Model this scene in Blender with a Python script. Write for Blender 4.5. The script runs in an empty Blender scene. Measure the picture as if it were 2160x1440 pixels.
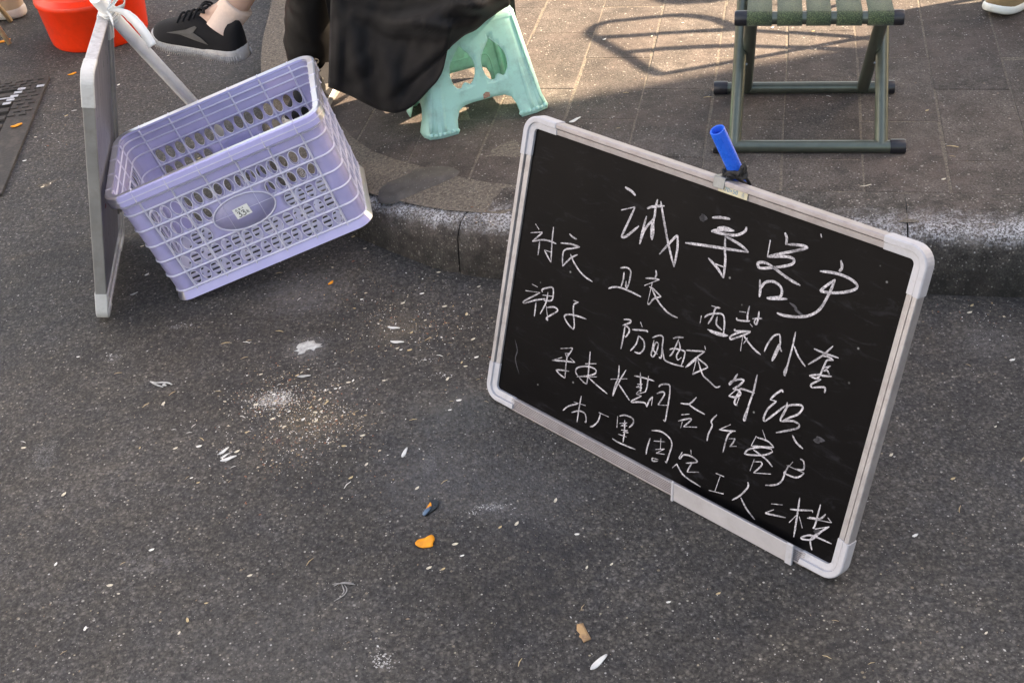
import bpy, bmesh, math, random
from mathutils import Vector, Matrix, Euler, noise
from mathutils.geometry import delaunay_2d_cdt
random.seed(7)
S = bpy.context.scene
COL = S.collection
R = math.radians

# ------------------------------------------------------------------ camera
CAM_R = Vector((0.994192, -0.0629859, -0.0872643))
CAM_U = Vector((0.107607, 0.581900, 0.806110))
CAM_F = Vector((0.0, 0.8108482, -0.5852566))
CAM_F.normalize(); CAM_R = (CAM_R - CAM_F*CAM_R.dot(CAM_F)).normalized(); CAM_U = CAM_R.cross(CAM_F)
CAM_P = Vector((0, 0, 1.3433))
FOC = 2641.1
cd = bpy.data.cameras.new('camera')
cd.sensor_width = 36.0
cd.lens = FOC*36/2160
cd.clip_start = 0.02; cd.clip_end = 400
cam = bpy.data.objects.new('camera', cd); COL.objects.link(cam)
m = Matrix((CAM_R, CAM_U, -CAM_F)).transposed().to_4x4(); m.translation = CAM_P
cam.matrix_world = m
S.camera = cam
S.render.resolution_x = 1024; S.render.resolution_y = 682

# ------------------------------------------------------------------ light
SUN_EL, SUN_TRAVEL = 36.0, Vector((-0.985, -0.168))
w = bpy.data.worlds.new('World'); S.world = w; w.use_nodes = True
nt = w.node_tree
sky = nt.nodes.new('ShaderNodeTexSky'); sky.sky_type = 'NISHITA'; sky.sun_disc = False
sky.sun_elevation = R(SUN_EL); sky.sun_rotation = math.atan2(-SUN_TRAVEL.x, -SUN_TRAVEL.y)
sky.air_density = 1.2; sky.dust_density = 2.2; sky.ozone_density = 1.0
nt.links.new(sky.outputs[0], nt.nodes['Background'].inputs[0])
nt.nodes['Background'].inputs[1].default_value = 0.10
sl = bpy.data.lights.new('sun', 'SUN'); sl.energy = 5.0; sl.angle = R(0.53); sl.color = (1.0, 0.90, 0.76)
sun = bpy.data.objects.new('sun', sl); COL.objects.link(sun)
SUN_TO = Vector((-SUN_TRAVEL.x*math.cos(R(SUN_EL)), -SUN_TRAVEL.y*math.cos(R(SUN_EL)), math.sin(R(SUN_EL)))).normalized()
sun.rotation_euler = SUN_TO.to_track_quat('Z', 'Y').to_euler()
sun.location = (4, -1, 6)
vs = S.view_settings
vs.view_transform = 'Standard'; vs.look = 'None'; vs.gamma = 1; vs.exposure = 2.52; vs.use_curve_mapping = False
vs.use_white_balance = True; vs.white_balance_temperature = 8200; vs.white_balance_tint = 15      # the photograph is balanced for open shade

# ------------------------------------------------------------------ helpers
def G(px, py, z=0.0):
    """point of the place at height z that the photograph shows at (px, py)"""
    d = CAM_R*((px-1080)/FOC) - CAM_U*((py-720)/FOC) + CAM_F
    return CAM_P + d*((z-CAM_P.z)/d.z)

def tag(o, label=None, cat=None, group=None, kind=None):
    if label: o['label'] = label
    if cat: o['category'] = cat
    if group: o['group'] = group
    if kind: o['kind'] = kind
    return o

def thing(name, label, cat, M=None, group=None):
    o = bpy.data.objects.new(name, None); COL.objects.link(o)
    o.empty_display_size = 0.05
    if M is not None: o.matrix_world = M
    return tag(o, label, cat, group)

def obj(name, verts, faces, mat, parent=None, smooth=False, M=None):
    """verts are local to parent; pass M (parent matrix) when they are in world space"""
    if M is not None:
        Mi = M.inverted(); verts = [Mi @ Vector(v) for v in verts]
    me = bpy.data.meshes.new(name); me.from_pydata([tuple(v) for v in verts], [], faces)
    me.validate()
    if mat is not None:
        for mm in (mat if isinstance(mat, (list, tuple)) else [mat]): me.materials.append(mm)
    if smooth:
        me.polygons.foreach_set('use_smooth', [True]*len(me.polygons))
    o = bpy.data.objects.new(name, me); COL.objects.link(o)
    if parent is not None: o.parent = parent
    return o

def subsurf(o, n=1):
    md = o.modifiers.new('s', 'SUBSURF'); md.levels = n; md.render_levels = n; return o
def solid(o, t, off=0):
    md = o.modifiers.new('t', 'SOLIDIFY'); md.thickness = t; md.offset = off; return o
def bevel(o, wd, seg=2, ang=35):
    md = o.modifiers.new('b', 'BEVEL'); md.width = wd; md.segments = seg; md.limit_method = 'ANGLE'; md.angle_limit = R(ang); return o
def autosmooth(o, ang=40):
    me = o.data
    me.polygons.foreach_set('use_smooth', [True]*len(me.polygons))
    try: me.set_sharp_from_angle(angle=R(ang))
    except Exception: pass
    return o

class MB:
    def __init__(s): s.v = []; s.f = []
    def add(s, v, f):
        n = len(s.v); s.v += [Vector(a) for a in v]; s.f += [tuple(i+n for i in q) for q in f]
    def box(s, c, h, M=None):
        v = [Vector((c[0]+h[0]*a, c[1]+h[1]*b, c[2]+h[2]*d)) for a in (-1, 1) for b in (-1, 1) for d in (-1, 1)]
        if M is not None: v = [M @ a for a in v]
        s.add(v, [(0,1,3,2),(4,6,7,5),(0,4,5,1),(2,3,7,6),(0,2,6,4),(1,5,7,3)])
    def bar(s, a, b, w, t, up=Vector((0,0,1))):
        """a rectangular bar from a to b, w wide and t thick along up"""
        a, b = Vector(a), Vector(b); d = (b-a).normalized(); sx = d.cross(up).normalized()*(w/2); u = sx.cross(d).normalized()*(t/2)
        v = [p+sx*i+u*j for p in (a, b) for i, j in ((-1,-1),(1,-1),(1,1),(-1,1))]
        s.add(v, [(0,3,2,1),(4,5,6,7),(0,1,5,4),(1,2,6,5),(2,3,7,6),(3,0,4,7)])
    def tube(s, pts, rad, seg=12, cap=True, flat=1.0):
        pts = [Vector(p) for p in pts]; n = len(pts)
        if not isinstance(rad, (list, tuple)): rad = [rad]*n
        ref = None; rings = []
        for i, p in enumerate(pts):
            d = (pts[min(i+1, n-1)]-pts[max(i-1, 0)]).normalized()
            if ref is None:
                ref = d.cross(Vector((0,0,1)))
                if ref.length < .1: ref = d.cross(Vector((0,1,0)))
            ref = (ref - d*ref.dot(d)).normalized(); up = d.cross(ref)
            rings.append([p+ref*math.cos(6.28319*k/seg)*rad[i]+up*math.sin(6.28319*k/seg)*rad[i]*flat for k in range(seg)])
        v = [a for r_ in rings for a in r_]; f = []
        for i in range(n-1):
            for k in range(seg):
                k2 = (k+1) % seg; f.append((i*seg+k, i*seg+k2, (i+1)*seg+k2, (i+1)*seg+k))
        if cap: f.append(tuple(range(seg-1, -1, -1))); f.append(tuple((n-1)*seg+k for k in range(seg)))
        s.add(v, f)
    def lathe(s, prof, seg=48, c=(0,0,0)):
        v = []; f = []
        for (r_, z) in prof:
            for k in range(seg): v.append((c[0]+r_*math.cos(6.28319*k/seg), c[1]+r_*math.sin(6.28319*k/seg), c[2]+z))
        for i in range(len(prof)-1):
            for k in range(seg):
                k2 = (k+1) % seg; f.append((i*seg+k, i*seg+k2, (i+1)*seg+k2, (i+1)*seg+k))
        s.add(v, f)
    def build(s, name, mat, parent=None, smooth=False, M=None):
        return obj(name, s.v, s.f, mat, parent, smooth, M)

def inside(p, poly):
    x, y = p; c = False; n = len(poly)
    for i in range(n):
        x1, y1 = poly[i]; x2, y2 = poly[i-1]
        if (y1 > y) != (y2 > y) and x < (x2-x1)*(y-y1)/(y2-y1)+x1: c = not c
    return c

def panel(outline, holes, grid=None):
    """triangulated flat sheet with holes -> 2D verts, faces"""
    vs_ = [Vector(p) for p in outline]; ed = [(i, (i+1) % len(outline)) for i in range(len(outline))]
    for h in holes:
        n = len(vs_); vs_ += [Vector(p) for p in h]; ed += [(n+i, n+(i+1) % len(h)) for i in range(len(h))]
    for g in (grid or []):
        if inside(g, outline) and not any(inside(g, h) for h in holes): vs_.append(Vector(g))
    r_ = delaunay_2d_cdt(vs_, ed, [], 0, 1e-6)
    V, F = r_[0], r_[2]; out = []
    for t in F:
        c = sum((V[i] for i in t), Vector((0, 0)))/len(t)
        if inside(c, outline) and not any(inside(c, h) for h in holes):
            a = (V[t[1]]-V[t[0]]).cross(V[t[2]]-V[t[0]])
            out.append(tuple(t) if a > 0 else tuple(reversed(t)))
    return V, out

def spline(pts, n=6, closed=False):
    P = [Vector(p) for p in pts]; out = []
    m_ = len(P)
    if m_ < 3 and not closed: return P
    for i in range(m_ if closed else m_-1):
        if closed: a, b, c, d = P[i-1], P[i], P[(i+1) % m_], P[(i+2) % m_]
        else: a, b, c, d = P[max(i-1, 0)], P[i], P[i+1], P[min(i+2, m_-1)]
        for k in range(n):
            t = k/n
            out.append(.5*((2*b)+(c-a)*t+(2*a-5*b+4*c-d)*t*t+(3*b-a-3*c+d)*t**3))
    if not closed: out.append(P[-1])
    return out

# ------------------------------------------------------------------ materials
class NT:
    def __init__(s, name):
        s.m = bpy.data.materials.new(name); s.m.use_nodes = True; s.t = s.m.node_tree
        s.b = s.t.nodes['Principled BSDF']; s.pos = None
    def n(s, typ, **kw):
        nd = s.t.nodes.new(typ)
        for k, v in kw.items(): setattr(nd, k, v)
        return nd
    def l(s, a, b): s.t.links.new(a, b)
    def P(s, obj_space=False):
        if s.pos is None:
            s.pos = s.n('ShaderNodeTexCoord').outputs['Object'] if obj_space else s.n('ShaderNodeNewGeometry').outputs['Position']
        return s.pos
    def noise(s, scale, detail=3, rough=.55, vec=None, dist=0, w=None):
        nd = s.n('ShaderNodeTexNoise'); nd.inputs['Scale'].default_value = scale; nd.inputs['Detail'].default_value = detail
        nd.inputs['Roughness'].default_value = rough; nd.inputs['Distortion'].default_value = dist
        s.l(vec if vec is not None else s.P(), nd.inputs['Vector']); return nd.outputs[0]
    def voro(s, scale, feature='F1', vec=None, rnd=1):
        nd = s.n('ShaderNodeTexVoronoi'); nd.feature = feature; nd.inputs['Scale'].default_value = scale; nd.inputs['Randomness'].default_value = rnd
        s.l(vec if vec is not None else s.P(), nd.inputs['Vector']); return nd
    def ramp(s, fac, stops):
        nd = s.n('ShaderNodeValToRGB'); e = nd.color_ramp.elements
        while len(e) < len(stops): e.new(.5)
        for i, (p, c) in enumerate(stops):
            e[i].position = p; e[i].color = (c if isinstance(c, (tuple, list)) else (c, c, c))+((1,) if not isinstance(c, (tuple, list)) or len(c) == 3 else ())
        s.l(fac, nd.inputs[0]); return nd.outputs[0]
    def mix(s, fac, a, b, mode='MIX'):
        nd = s.n('ShaderNodeMix', data_type='RGBA'); nd.blend_type = mode; nd.clamp_factor = True
        for i, v in ((0, fac), (6, a), (7, b)):
            if hasattr(v, 'links'): s.l(v, nd.inputs[i])
            elif i == 0: nd.inputs[0].default_value = v
            else: nd.inputs[i].default_value = tuple(v)+(1,) if not isinstance(v, (int, float)) else (v, v, v, 1)
        return nd.outputs[2]
    def math(s, op, a, b=0.0, clamp=False):
        nd = s.n('ShaderNodeMath'); nd.operation = op; nd.use_clamp = clamp
        for i, v in ((0, a), (1, b)):
            if hasattr(v, 'links'): s.l(v, nd.inputs[i])
            else: nd.inputs[i].default_value = v
        return nd.outputs[0]
    def bump(s, h_, strength=.5, dist=.002):
        nd = s.n('ShaderNodeBump'); nd.inputs['Strength'].default_value = strength; nd.inputs['Distance'].default_value = dist
        s.l(h_, nd.inputs['Height']); s.l(nd.outputs[0], s.b.inputs['Normal'])
    def col(s, c):
        if hasattr(c, 'links'): s.l(c, s.b.inputs['Base Color'])
        else: s.b.inputs['Base Color'].default_value = tuple(c)+(1,)
    def set(s, **kw):
        names = {'rough': 'Roughness', 'metal': 'Metallic', 'spec': 'Specular IOR Level', 'sheen': 'Sheen Weight', 'coat': 'Coat Weight', 'sss': 'Subsurface Weight', 'trans': 'Transmission Weight'}
        for k, v in kw.items():
            if hasattr(v, 'links'): s.l(v, s.b.inputs[names[k]])
            else: s.b.inputs[names[k]].default_value = v
        return s

def simple(name, c, rough=.5, metal=0, var=.18, scale=60, spec=.5, bump=0, bscale=400, dirt=None, dirt_amt=.5, dscale=14, sheen=0):
    t = NT(name); P = t.P(True)
    nz = t.noise(scale, 4)
    a = tuple(x*(1-var) for x in c); b = tuple(min(1, x*(1+var)) for x in c)
    cc = t.mix(t.ramp(nz, [(.3, 0.0), (.7, 1.0)]), a, b)
    if dirt:
        dm = t.math('MULTIPLY', t.ramp(t.noise(dscale, 8, .7), [(.48, 0.0), (.68, 1.0)]), dirt_amt)
        cc = t.mix(dm, cc, dirt)
    t.col(cc)
    rr = t.math('ADD', t.math('MULTIPLY', nz, .2), rough-.1)
    t.set(rough=rr, metal=metal, spec=spec, sheen=sheen)
    if bump: t.bump(t.noise(bscale, 3), bump, .0006)
    return t.m

# ---- ground surfaces: aggregate, grime, trodden-in specks, dust stains
def speckle(t, base, scale, thr, cols, amt=1.0):
    v = t.voro(scale)
    sep = t.n('ShaderNodeSeparateColor'); t.l(v.outputs['Color'], sep.inputs[0])
    pick = t.ramp(sep.outputs[0], [(thr-.002, 0.0), (thr, 1.0)])
    core = t.ramp(v.outputs['Distance'], [(.20, 1.0), (.32, 0.0)])
    cc = t.ramp(sep.outputs[1], [(i/max(1, len(cols)-1), c) for i, c in enumerate(cols)])
    return t.mix(t.math('MULTIPLY', t.math('MULTIPLY', pick, core), amt), base, cc)

def stain(t, base, p, r_, c, amt, thr=(.42, .6), scale=60, pw=1.0, sq=1.0):
    vm = t.n('ShaderNodeVectorMath', operation='SUBTRACT'); t.l(t.P(), vm.inputs[0]); vm.inputs[1].default_value = tuple(p)
    v2 = t.n('ShaderNodeVectorMath', operation='MULTIPLY'); t.l(vm.outputs[0], v2.inputs[0]); v2.inputs[1].default_value = (1, sq, 1)
    vl = t.n('ShaderNodeVectorMath', operation='LENGTH'); t.l(v2.outputs[0], vl.inputs[0])
    fall = t.ramp(t.math('DIVIDE', vl.outputs['Value'], r_), [(.15, 1.0), (1.0, 0.0)])
    nz = t.noise(scale, 6, .75)
    n2 = t.noise(scale*4, 3, .7)
    mk = t.ramp(t.math('ADD', t.math('ADD', t.math('MULTIPLY', nz, .60), t.math('MULTIPLY', n2, .50)), t.math('MULTIPLY', t.math('SUBTRACT', fall, 1.0), .42)), [(thr[0]+.04, 0.0), (thr[1]+.06, 1.0)])
    return t.mix(t.math('MULTIPLY', mk, amt), base, c)

def asphalt_mat():
    t = NT('asphalt')
    big = t.noise(2.3, 6, .62); mid = t.noise(17, 5, .65); fine = t.noise(230, 3, .7); grain = t.noise(620, 2, .6)
    vg = t.voro(190); sepc = t.n('ShaderNodeSeparateColor'); t.l(vg.outputs['Color'], sepc.inputs[0])
    stone = t.ramp(sepc.outputs[0], [(0.0, (.020, .019, .019)), (.45, (.050, .047, .045)), (.8, (.100, .093, .084)), (1.0, (.190, .176, .154))])
    pit = t.ramp(vg.outputs['Distance'], [(.25, 1.0), (.62, .45)])
    c = t.mix(1.0, stone, pit, 'MULTIPLY')
    film = t.mix(t.ramp(fine, [(.38, 0.0), (.66, 1.0)]), (.024, .023, .0225), (.125, .117, .107))
    c = t.mix(.5, c, film)
    c = t.mix(1.0, c, t.ramp(t.noise(105, 5, .7), [(.36, .58), (.62, 1.42)]), 'MULTIPLY')
    warm = t.mix(t.ramp(mid, [(.35, 0.0), (.65, 1.0)]), (.88, .89, .95), (1.11, 1.07, 1.02))
    c = t.mix(1.0, c, warm, 'MULTIPLY')
    c = t.mix(1.0, c, t.ramp(big, [(.30, .58), (.52, .92), (.72, 1.26)]), 'MULTIPLY')
    blot = t.ramp(t.noise(7.5, 9, .78, dist=.8), [(.54, 0.0), (.66, 1.0)])
    c = t.mix(t.math('MULTIPLY', blot, .55), c, (.020, .020, .021))
    c = t.mix(t.math('MULTIPLY', t.ramp(t.noise(33, 6, .75), [(.56, 0.0), (.72, 1.0)]), .38), c, (.15, .135, .115))
    c = speckle(t, c, 120, .955, [(.30, .29, .27), (.24, .19, .13), (.16, .15, .14), (.38, .36, .33)], .75)
    c = speckle(t, c, 300, .86, [(.30, .28, .25), (.18, .16, .14), (.40, .385, .37)], .6)
    c = speckle(t, c, 170, .955, [(.46, .44, .41), (.34, .29, .2), (.55, .54, .52)], .8)
    for (px, py, r_, cc, am, thr, sc, sq) in [
        (578, 842, .085, (.36, .35, .34), .38, (.42, .64), 110, 1.3), (650, 735, .10, (.26, .26, .27), .4, (.36, .6), 90, 1),
        (660, 890, .20, (.16, .13, .085), .5, (.42, .62), 150, 1.2), (840, 690, .17, (.22, .18, .13), .5, (.44, .62), 150, 1),
        (240, 755, .05, (.30, .31, .33), .3, (.46, .66), 140, 1),
        (640, 620, .22, (.13, .125, .13), .55, (.34, .6), 30, 1), (960, 860, .22, (.12, .118, .11), .5, (.34, .6), 26, 1.4),
        (930, 1000, .30, (.105, .105, .11), .5, (.34, .6), 40, 1), (1130, 1050, .26, (.11, .11, .115), .5, (.36, .62), 60, 1),
        (1150, 1170, .20, (.018, .019, .023), .7, (.34, .6), 9, 1), (1080, 1290, .16, (.018, .018, .020), .6, (.36, .6), 14, 1),
        (585, 930, .016, (.14, .03, .032), .7, (.42, .56), 160, 1),
        (1040, 1070, .09, (.38, .38, .39), .5, (.46, .62), 100, 2.2), (905, 980, .05, (.30, .30, .31), .25, (.44, .62), 100, .6),
        (560, 1440, .5, (.115, .112, .108), .35, (.36, .62), 40, 1), (2090, 720, .18, (.17, .165, .16), .5, (.42, .62), 120, 1),
        (130, 60, .35, (.030, .029, .029), .5, (.3, .6), 10, 1), (370, 690, .05, (.42, .43, .45), .6, (.46, .62), 100, 2.5),
        (300, 1190, .25, (.22, .21, .21), .4, (.50, .62), 60, 3.5), (95, 960, .09, (.3, .3, .3), .4, (.48, .62), 90, .5)]:
        c = stain(t, c, G(px, py), r_, cc, am, thr, sc, sq=sq)
    t.col(c)
    t.set(rough=t.ramp(fine, [(.2, .62), (.8, .95)]), spec=.35)
    hh = t.math('ADD', t.math('MULTIPLY', pit, .7), t.math('ADD', t.math('MULTIPLY', fine, 1.0), t.math('MULTIPLY', grain, .5)))
    t.bump(hh, .75, .0022)
    return t.m

def paving_mat(name, c1, c2, kerb=False):
    t = NT(name)
    oi = t.n('ShaderNodeObjectInfo').outputs['Random']
    big = t.noise(3.1, 6, .65); mid = t.noise(21, 6, .7); fine = t.noise(260, 3, .7)
    c = t.mix(t.ramp(oi, [(0.0, 0.0), (1.0, 1.0)]), c1, c2)
    c = t.mix(1.0, c, t.ramp(fine, [(.36, .50), (.66, 1.55)]), 'MULTIPLY')
    c = t.mix(t.math('MULTIPLY', t.ramp(t.noise(5, 4, .6), [(.42, 0.0), (.62, 1.0)]), .5), c, (.090, .068, .060))
    c = t.mix(1.0, c, t.ramp(mid, [(.3, .60), (.7, 1.36)]), 'MULTIPLY')
    c = t.mix(1.0, c, t.ramp(big, [(.3, .72), (.7, 1.25)]), 'MULTIPLY')
    c = speckle(t, c, 380, .70, [(.24, .22, .19), (.14, .12, .10), (.34, .32, .29)], .6)
    c = t.mix(t.math('MULTIPLY', t.ramp(t.noise(9, 7, .72), [(.54, 0.0), (.7, 1.0)]), .55), c, (.030, .027, .026))
    c = speckle(t, c, 170, .82 if not kerb else .50, [(.34, .32, .29), (.20, .17, .14), (.46, .44, .42)], .7 if not kerb else .85)
    c = speckle(t, c, 95, .95, [(.42, .40, .37), (.30, .22, .18)], .6)
    c = t.mix(t.math('MULTIPLY', t.ramp(t.noise(75, 7, .8), [(.60, 0.0), (.72, 1.0)]), .35), c, (.34, .32, .29))
    if kerb:
        a = t.n('ShaderNodeAttribute'); a.attribute_name = 'crest'
        c = t.mix(1.0, c, t.ramp(t.noise(28, 6, .75), [(.36, .55), (.62, 1.35)]), 'MULTIPLY')
        wn = t.noise(48, 7, .75)
        mk = t.math('MULTIPLY', t.ramp(t.math('MULTIPLY', t.math('ADD', wn, .10), a.outputs['Fac']), [(.32, 0.0), (.64, 1.0)]), t.ramp(t.noise(6, 5, .7), [(.34, .25), (.60, .95)]))
        spk = t.ramp(t.noise(240, 3, .8), [(.46, .05), (.54, 1.0)])
        c = t.mix(t.math('MULTIPLY', t.math('MULTIPLY', mk, spk), .9), c, (.62, .62, .64))
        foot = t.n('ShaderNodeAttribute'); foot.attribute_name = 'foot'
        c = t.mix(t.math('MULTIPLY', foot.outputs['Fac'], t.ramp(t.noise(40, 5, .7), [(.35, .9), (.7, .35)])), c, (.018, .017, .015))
    t.col(c)
    t.set(rough=.86, spec=.3)
    t.bump(t.math('ADD', fine, t.math('MULTIPLY', t.noise(90, 4, .7), .8)), .7, .0025 if not kerb else .004)
    return t.m

M_ASPH = asphalt_mat()
M_PAVE = paving_mat('paver_concrete', (.060, .051, .046), (.092, .079, .070))
M_KERB = paving_mat('kerb_concrete', (.066, .060, .054), (.078, .071, .064), True)
def bed_mat():
    t = NT('jointing_sand')
    c = t.mix(t.ramp(t.noise(160, 4, .7), [(.35, 0.0), (.7, 1.0)]), (.075, .064, .055), (.22, .19, .155))
    c = speckle(t, c, 240, .7, [(.42, .38, .30), (.22, .2, .16)], .8)
    t.col(c); t.set(rough=.95, spec=.2); t.bump(t.noise(300, 3), .8, .002); return t.m
M_BED = bed_mat()
def patch_mat():
    t = NT('mortar_patch')
    c = t.mix(t.ramp(t.noise(40, 6, .6), [(.35, 0.0), (.7, 1.0)]), (.058, .051, .046), (.100, .090, .082))
    c = speckle(t, c, 230, .80, [(.3, .29, .27), (.17, .16, .14)], .6)
    t.col(c); t.set(rough=.8); t.bump(t.noise(150, 5, .7), .35, .002); return t.m
M_PATCH = patch_mat()

# ------------------------------------------------------------------ levels of the ground
KD = Vector((0.9675, -0.2529)); KN = Vector((0.2529, 0.9675))     # along the kerb / into the pavement
BASE = [Vector(p) for p in [(9.0, 2.065-.2614*9), (0.0, 2.065), (-.09, 2.105), (-.16, 2.155), (-.254, 2.244), (-.333, 2.325), (-.405, 2.415), (-.47, 2.54), (-.53, 2.72), (-.58, 3.0), (-.62, 3.6), (-.63, 12.0)]]
def zs(x):
    t = min(1, max(0, (x+.8)/.85)); return .03+.09*t*t*(3-2*t)
def ybase(x):
    for a, b in zip(BASE[:-1], BASE[1:]):
        if b.x <= x <= a.x: return a.y+(b.y-a.y)*(x-a.x)/(b.x-a.x)
    return None
def on_pavement(x, y):
    yb = ybase(x); return yb is not None and y > yb
def gz(x, y): return zs(x) if on_pavement(x, y) else 0.0

road = obj('road', [(-60, -60, 0), (60, -60, 0), (60, 60, 0), (-60, 60, 0)], [(0, 1, 2, 3)], M_ASPH); tag(road, kind='structure')

# pavement bed under the pavers
xs = [9, 6, 3, 1.5, .8, .4, .2, .1, .05, 0, -.05, -.1, -.15, -.2, -.25, -.3, -.35, -.4, -.45, -.5, -.53, -.56, -.59, -.6]
vb, fb = [], []
for i, x in enumerate(xs):
    y0 = ybase(x)+.06
    vb += [(x, y0, zs(x)-.0009), (x, 12, zs(x)-.0009)]
    if i: fb.append((2*i-2, 2*i-1, 2*i+1, 2*i))
pav = obj('pavement', vb, fb, M_BED); tag(pav, kind='structure')

# kerb stones: swept round the corner, cut into stones
def polyline_at(P, s):
    for a, b in zip(P[:-1], P[1:]):
        L = (b-a).length
        if s <= L: return a+(b-a)*(s/L)
        s -= L
    return P[-1]
def poly_len(P): return sum((b-a).length for a, b in zip(P[:-1], P[1:]))
SM = [BASE[0], Vector((4.5, 2.065-.2614*4.5)), Vector((1.5, 2.065-.2614*1.5))] + spline(BASE[1:10], 6) + [BASE[10], Vector((-.63, 6))]
KPROF = [(0.0, -.03, 0, 1), (0.004, .10, 0, 1), (0.007, .40, .0, .75), (0.011, .66, .25, .35), (0.018, .80, .62, .05), (0.031, .915, 1.0, 0), (0.050, .975, 1, 0), (0.075, .998, .72, 0), (.110, 1.0, .5, 0), (.150, 1.0, .38, 0), (.165, .985, .25, 0), (.166, -.03, 0, 0)]
def kerb_stone(s0, s1):
    n = max(3, int((s1-s0)/.03)); vs_, fs, cr, ft = [], [], [], []
    for i in range(n+1):
        s = s0+(s1-s0)*i/n; p = polyline_at(SM, s); q = polyline_at(SM, s+.02); d = (q-p).normalized() if (q-p).length > 1e-6 else (p-polyline_at(SM, s-.02)).normalized()
        inn = Vector((d.y, -d.x)); H = zs(p.x)+.002
        wob = .0025*(noise.noise(Vector((s*9, 0, 1))))
        endc = .0018 if i in (0, n) else 0
        for a, f, c_, t_ in KPROF:
            jj = noise.noise(Vector((s*16, a*60, 3)))*.003*(1 if f > .3 else .3)+.0035*noise.noise(Vector((s*30, a*25, 9)))*(1 if .3 < f < 1.0 and a < .08 else .25)
            vs_.append((p.x+inn.x*(a+wob+(endc if a < .05 else 0)+jj*.6), p.y+inn.y*(a+wob+(endc if a < .05 else 0)+jj*.6), H*f-endc+jj if f > 0 else -.03)); cr.append(c_); ft.append(t_)
    k = len(KPROF)
    for i in range(n):
        for j in range(k-1): fs.append((i*k+j, i*k+j+1, (i+1)*k+j+1, (i+1)*k+j))
    fs.append(tuple(range(k))); fs.append(tuple(n*k+j for j in range(k-1, -1, -1)))
    o = obj('kerb_stone', vs_, [tuple(reversed(f)) for f in fs], M_KERB, kerb, smooth=False); autosmooth(o, 50)
    for nm, dat in (('crest', cr), ('foot', ft)):
        at = o.data.attributes.new(nm, 'FLOAT', 'POINT'); at.data.foreach_set('value', dat)
    return o
kerb = thing('kerb', 'worn concrete kerb of the pavement curving round its corner', 'kerb'); kerb['kind'] = 'structure'
del kerb['category']; del kerb['label']
Ls = (BASE[0]-BASE[1]).length
cuts = [0.0]
s = Ls - .02 + .06
# stone joints seen at the corner, then every half metre along the straight run
jn = [Ls-.03-.72*k for k in range(12, -1, -1) if Ls-.03-.72*k > 0] + [Ls+.10, Ls+.38, Ls+.72, Ls+1.3, Ls+2.4, Ls+4]
cuts = [0.0]+jn
for a, b in zip(cuts[:-1], cuts[1:]):
    if b-a > .02: kerb_stone(a+.0015, min(b-.0015, poly_len(SM)-.03))

# pavers: each its own piece, clipped where the kerb curves round
def clip(poly, p, nrm):
    out = []
    for i in range(len(poly)):
        a, b = poly[i-1], poly[i]; da, db = (a-p).dot(nrm), (b-p).dot(nrm)
        if (da >= 0) != (db >= 0): out.append(a+(b-a)*(da/(da-db)))
        if db >= 0: out.append(b)
    return out
PW, PL = .1568, .322
pa0 = Vector(G(1484, 333, .12)[:2]).dot(KD); pb0 = Vector(G(1530, 253, .12)[:2]).dot(KN)
INN = []
for a, b in zip(BASE[:-1], BASE[1:]):
    d = (b-a).normalized(); n_ = Vector((d.y, -d.x)); INN.append((a+n_*.168, n_))
npav = 0
for i in range(-12, 14):
    for j in range(-6, 9):
        rnd = random.Random(i*101+j)
        a0, b0 = pa0+i*PW, pb0+j*PL+((i % 2)*PL*.47)
        off = .0015*rnd.uniform(-1, 1)
        q = [KD*(a0+.0022+off)+KN*(b0+.0006), KD*(a0+PW-.0022+off)+KN*(b0+.0009), KD*(a0+PW-.0022+off)+KN*(b0+PL-.0006), KD*(a0+.0022+off)+KN*(b0+PL-.0009)]
        c0 = sum(q, Vector((0, 0)))/4
        if c0.y > 4.1 or c0.x > 2.0 or c0.x < -.7: continue
        for p_, n_ in INN:
            q = clip(q, p_, n_)
            if len(q) < 3: break
        if len(q) < 3: continue
        area = abs(sum(q[k-1].x*q[k].y-q[k].x*q[k-1].y for k in range(len(q))))/2
        if area < .0006: continue
        c = sum(q, Vector((0, 0)))/len(q)
        tx, ty, dz = rnd.uniform(-.004, .004), rnd.uniform(-.004, .004), rnd.uniform(-.0004, .0006)
        vv, ff = [], []
        for ins, zz in ((0, -.02), (0, -.0011), (.0016, 0)):
            for p_ in q:
                dd = c-p_; pp = p_+dd.normalized()*ins*1.3
                vv.append((pp.x, pp.y, zs(pp.x)+zz+dz+(pp.x-c.x)*tx+(pp.y-c.y)*ty))
        k = len(q)
        for r0 in (0, 1):
            for t_ in range(k): ff.append((r0*k+t_, r0*k+(t_+1) % k, (r0+1)*k+(t_+1) % k, (r0+1)*k+t_))
        # middle vertices follow the sloping corner
        vv.append((c.x, c.y, zs(c.x)+dz)); 
        for t_ in range(k): ff.append((2*k+t_, 2*k+(t_+1) % k, 3*k))
        obj('paver', vv, ff, M_PAVE, pav); npav += 1
# mortar patch where the corner was made good
pp = [G(x, y, .1) for x, y in [(795, 400), (812, 385), (850, 375), (885, 362), (930, 361), (958, 366), (975, 378), (945, 392), (915, 402), (870, 416), (830, 426), (800, 420)]]
pp = spline([(p.x, p.y, 0) for p in pp], 3, True)
cc = sum(pp, Vector())/len(pp)
vv = [(p.x, p.y, zs(p.x)-.004) for p in pp]+[(cc.x+(p.x-cc.x)*.93, cc.y+(p.y-cc.y)*.93, zs(p.x)+.0026) for p in pp]+[(cc.x, cc.y, zs(cc.x)+.0030)]
n = len(pp); ff = [(i, (i+1) % n, n+(i+1) % n, n+i) for i in range(n)]+[(n+i, n+(i+1) % n, 2*n) for i in range(n)]
obj('mortar_patch', vv, ff, M_PATCH, pav, True)

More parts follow.
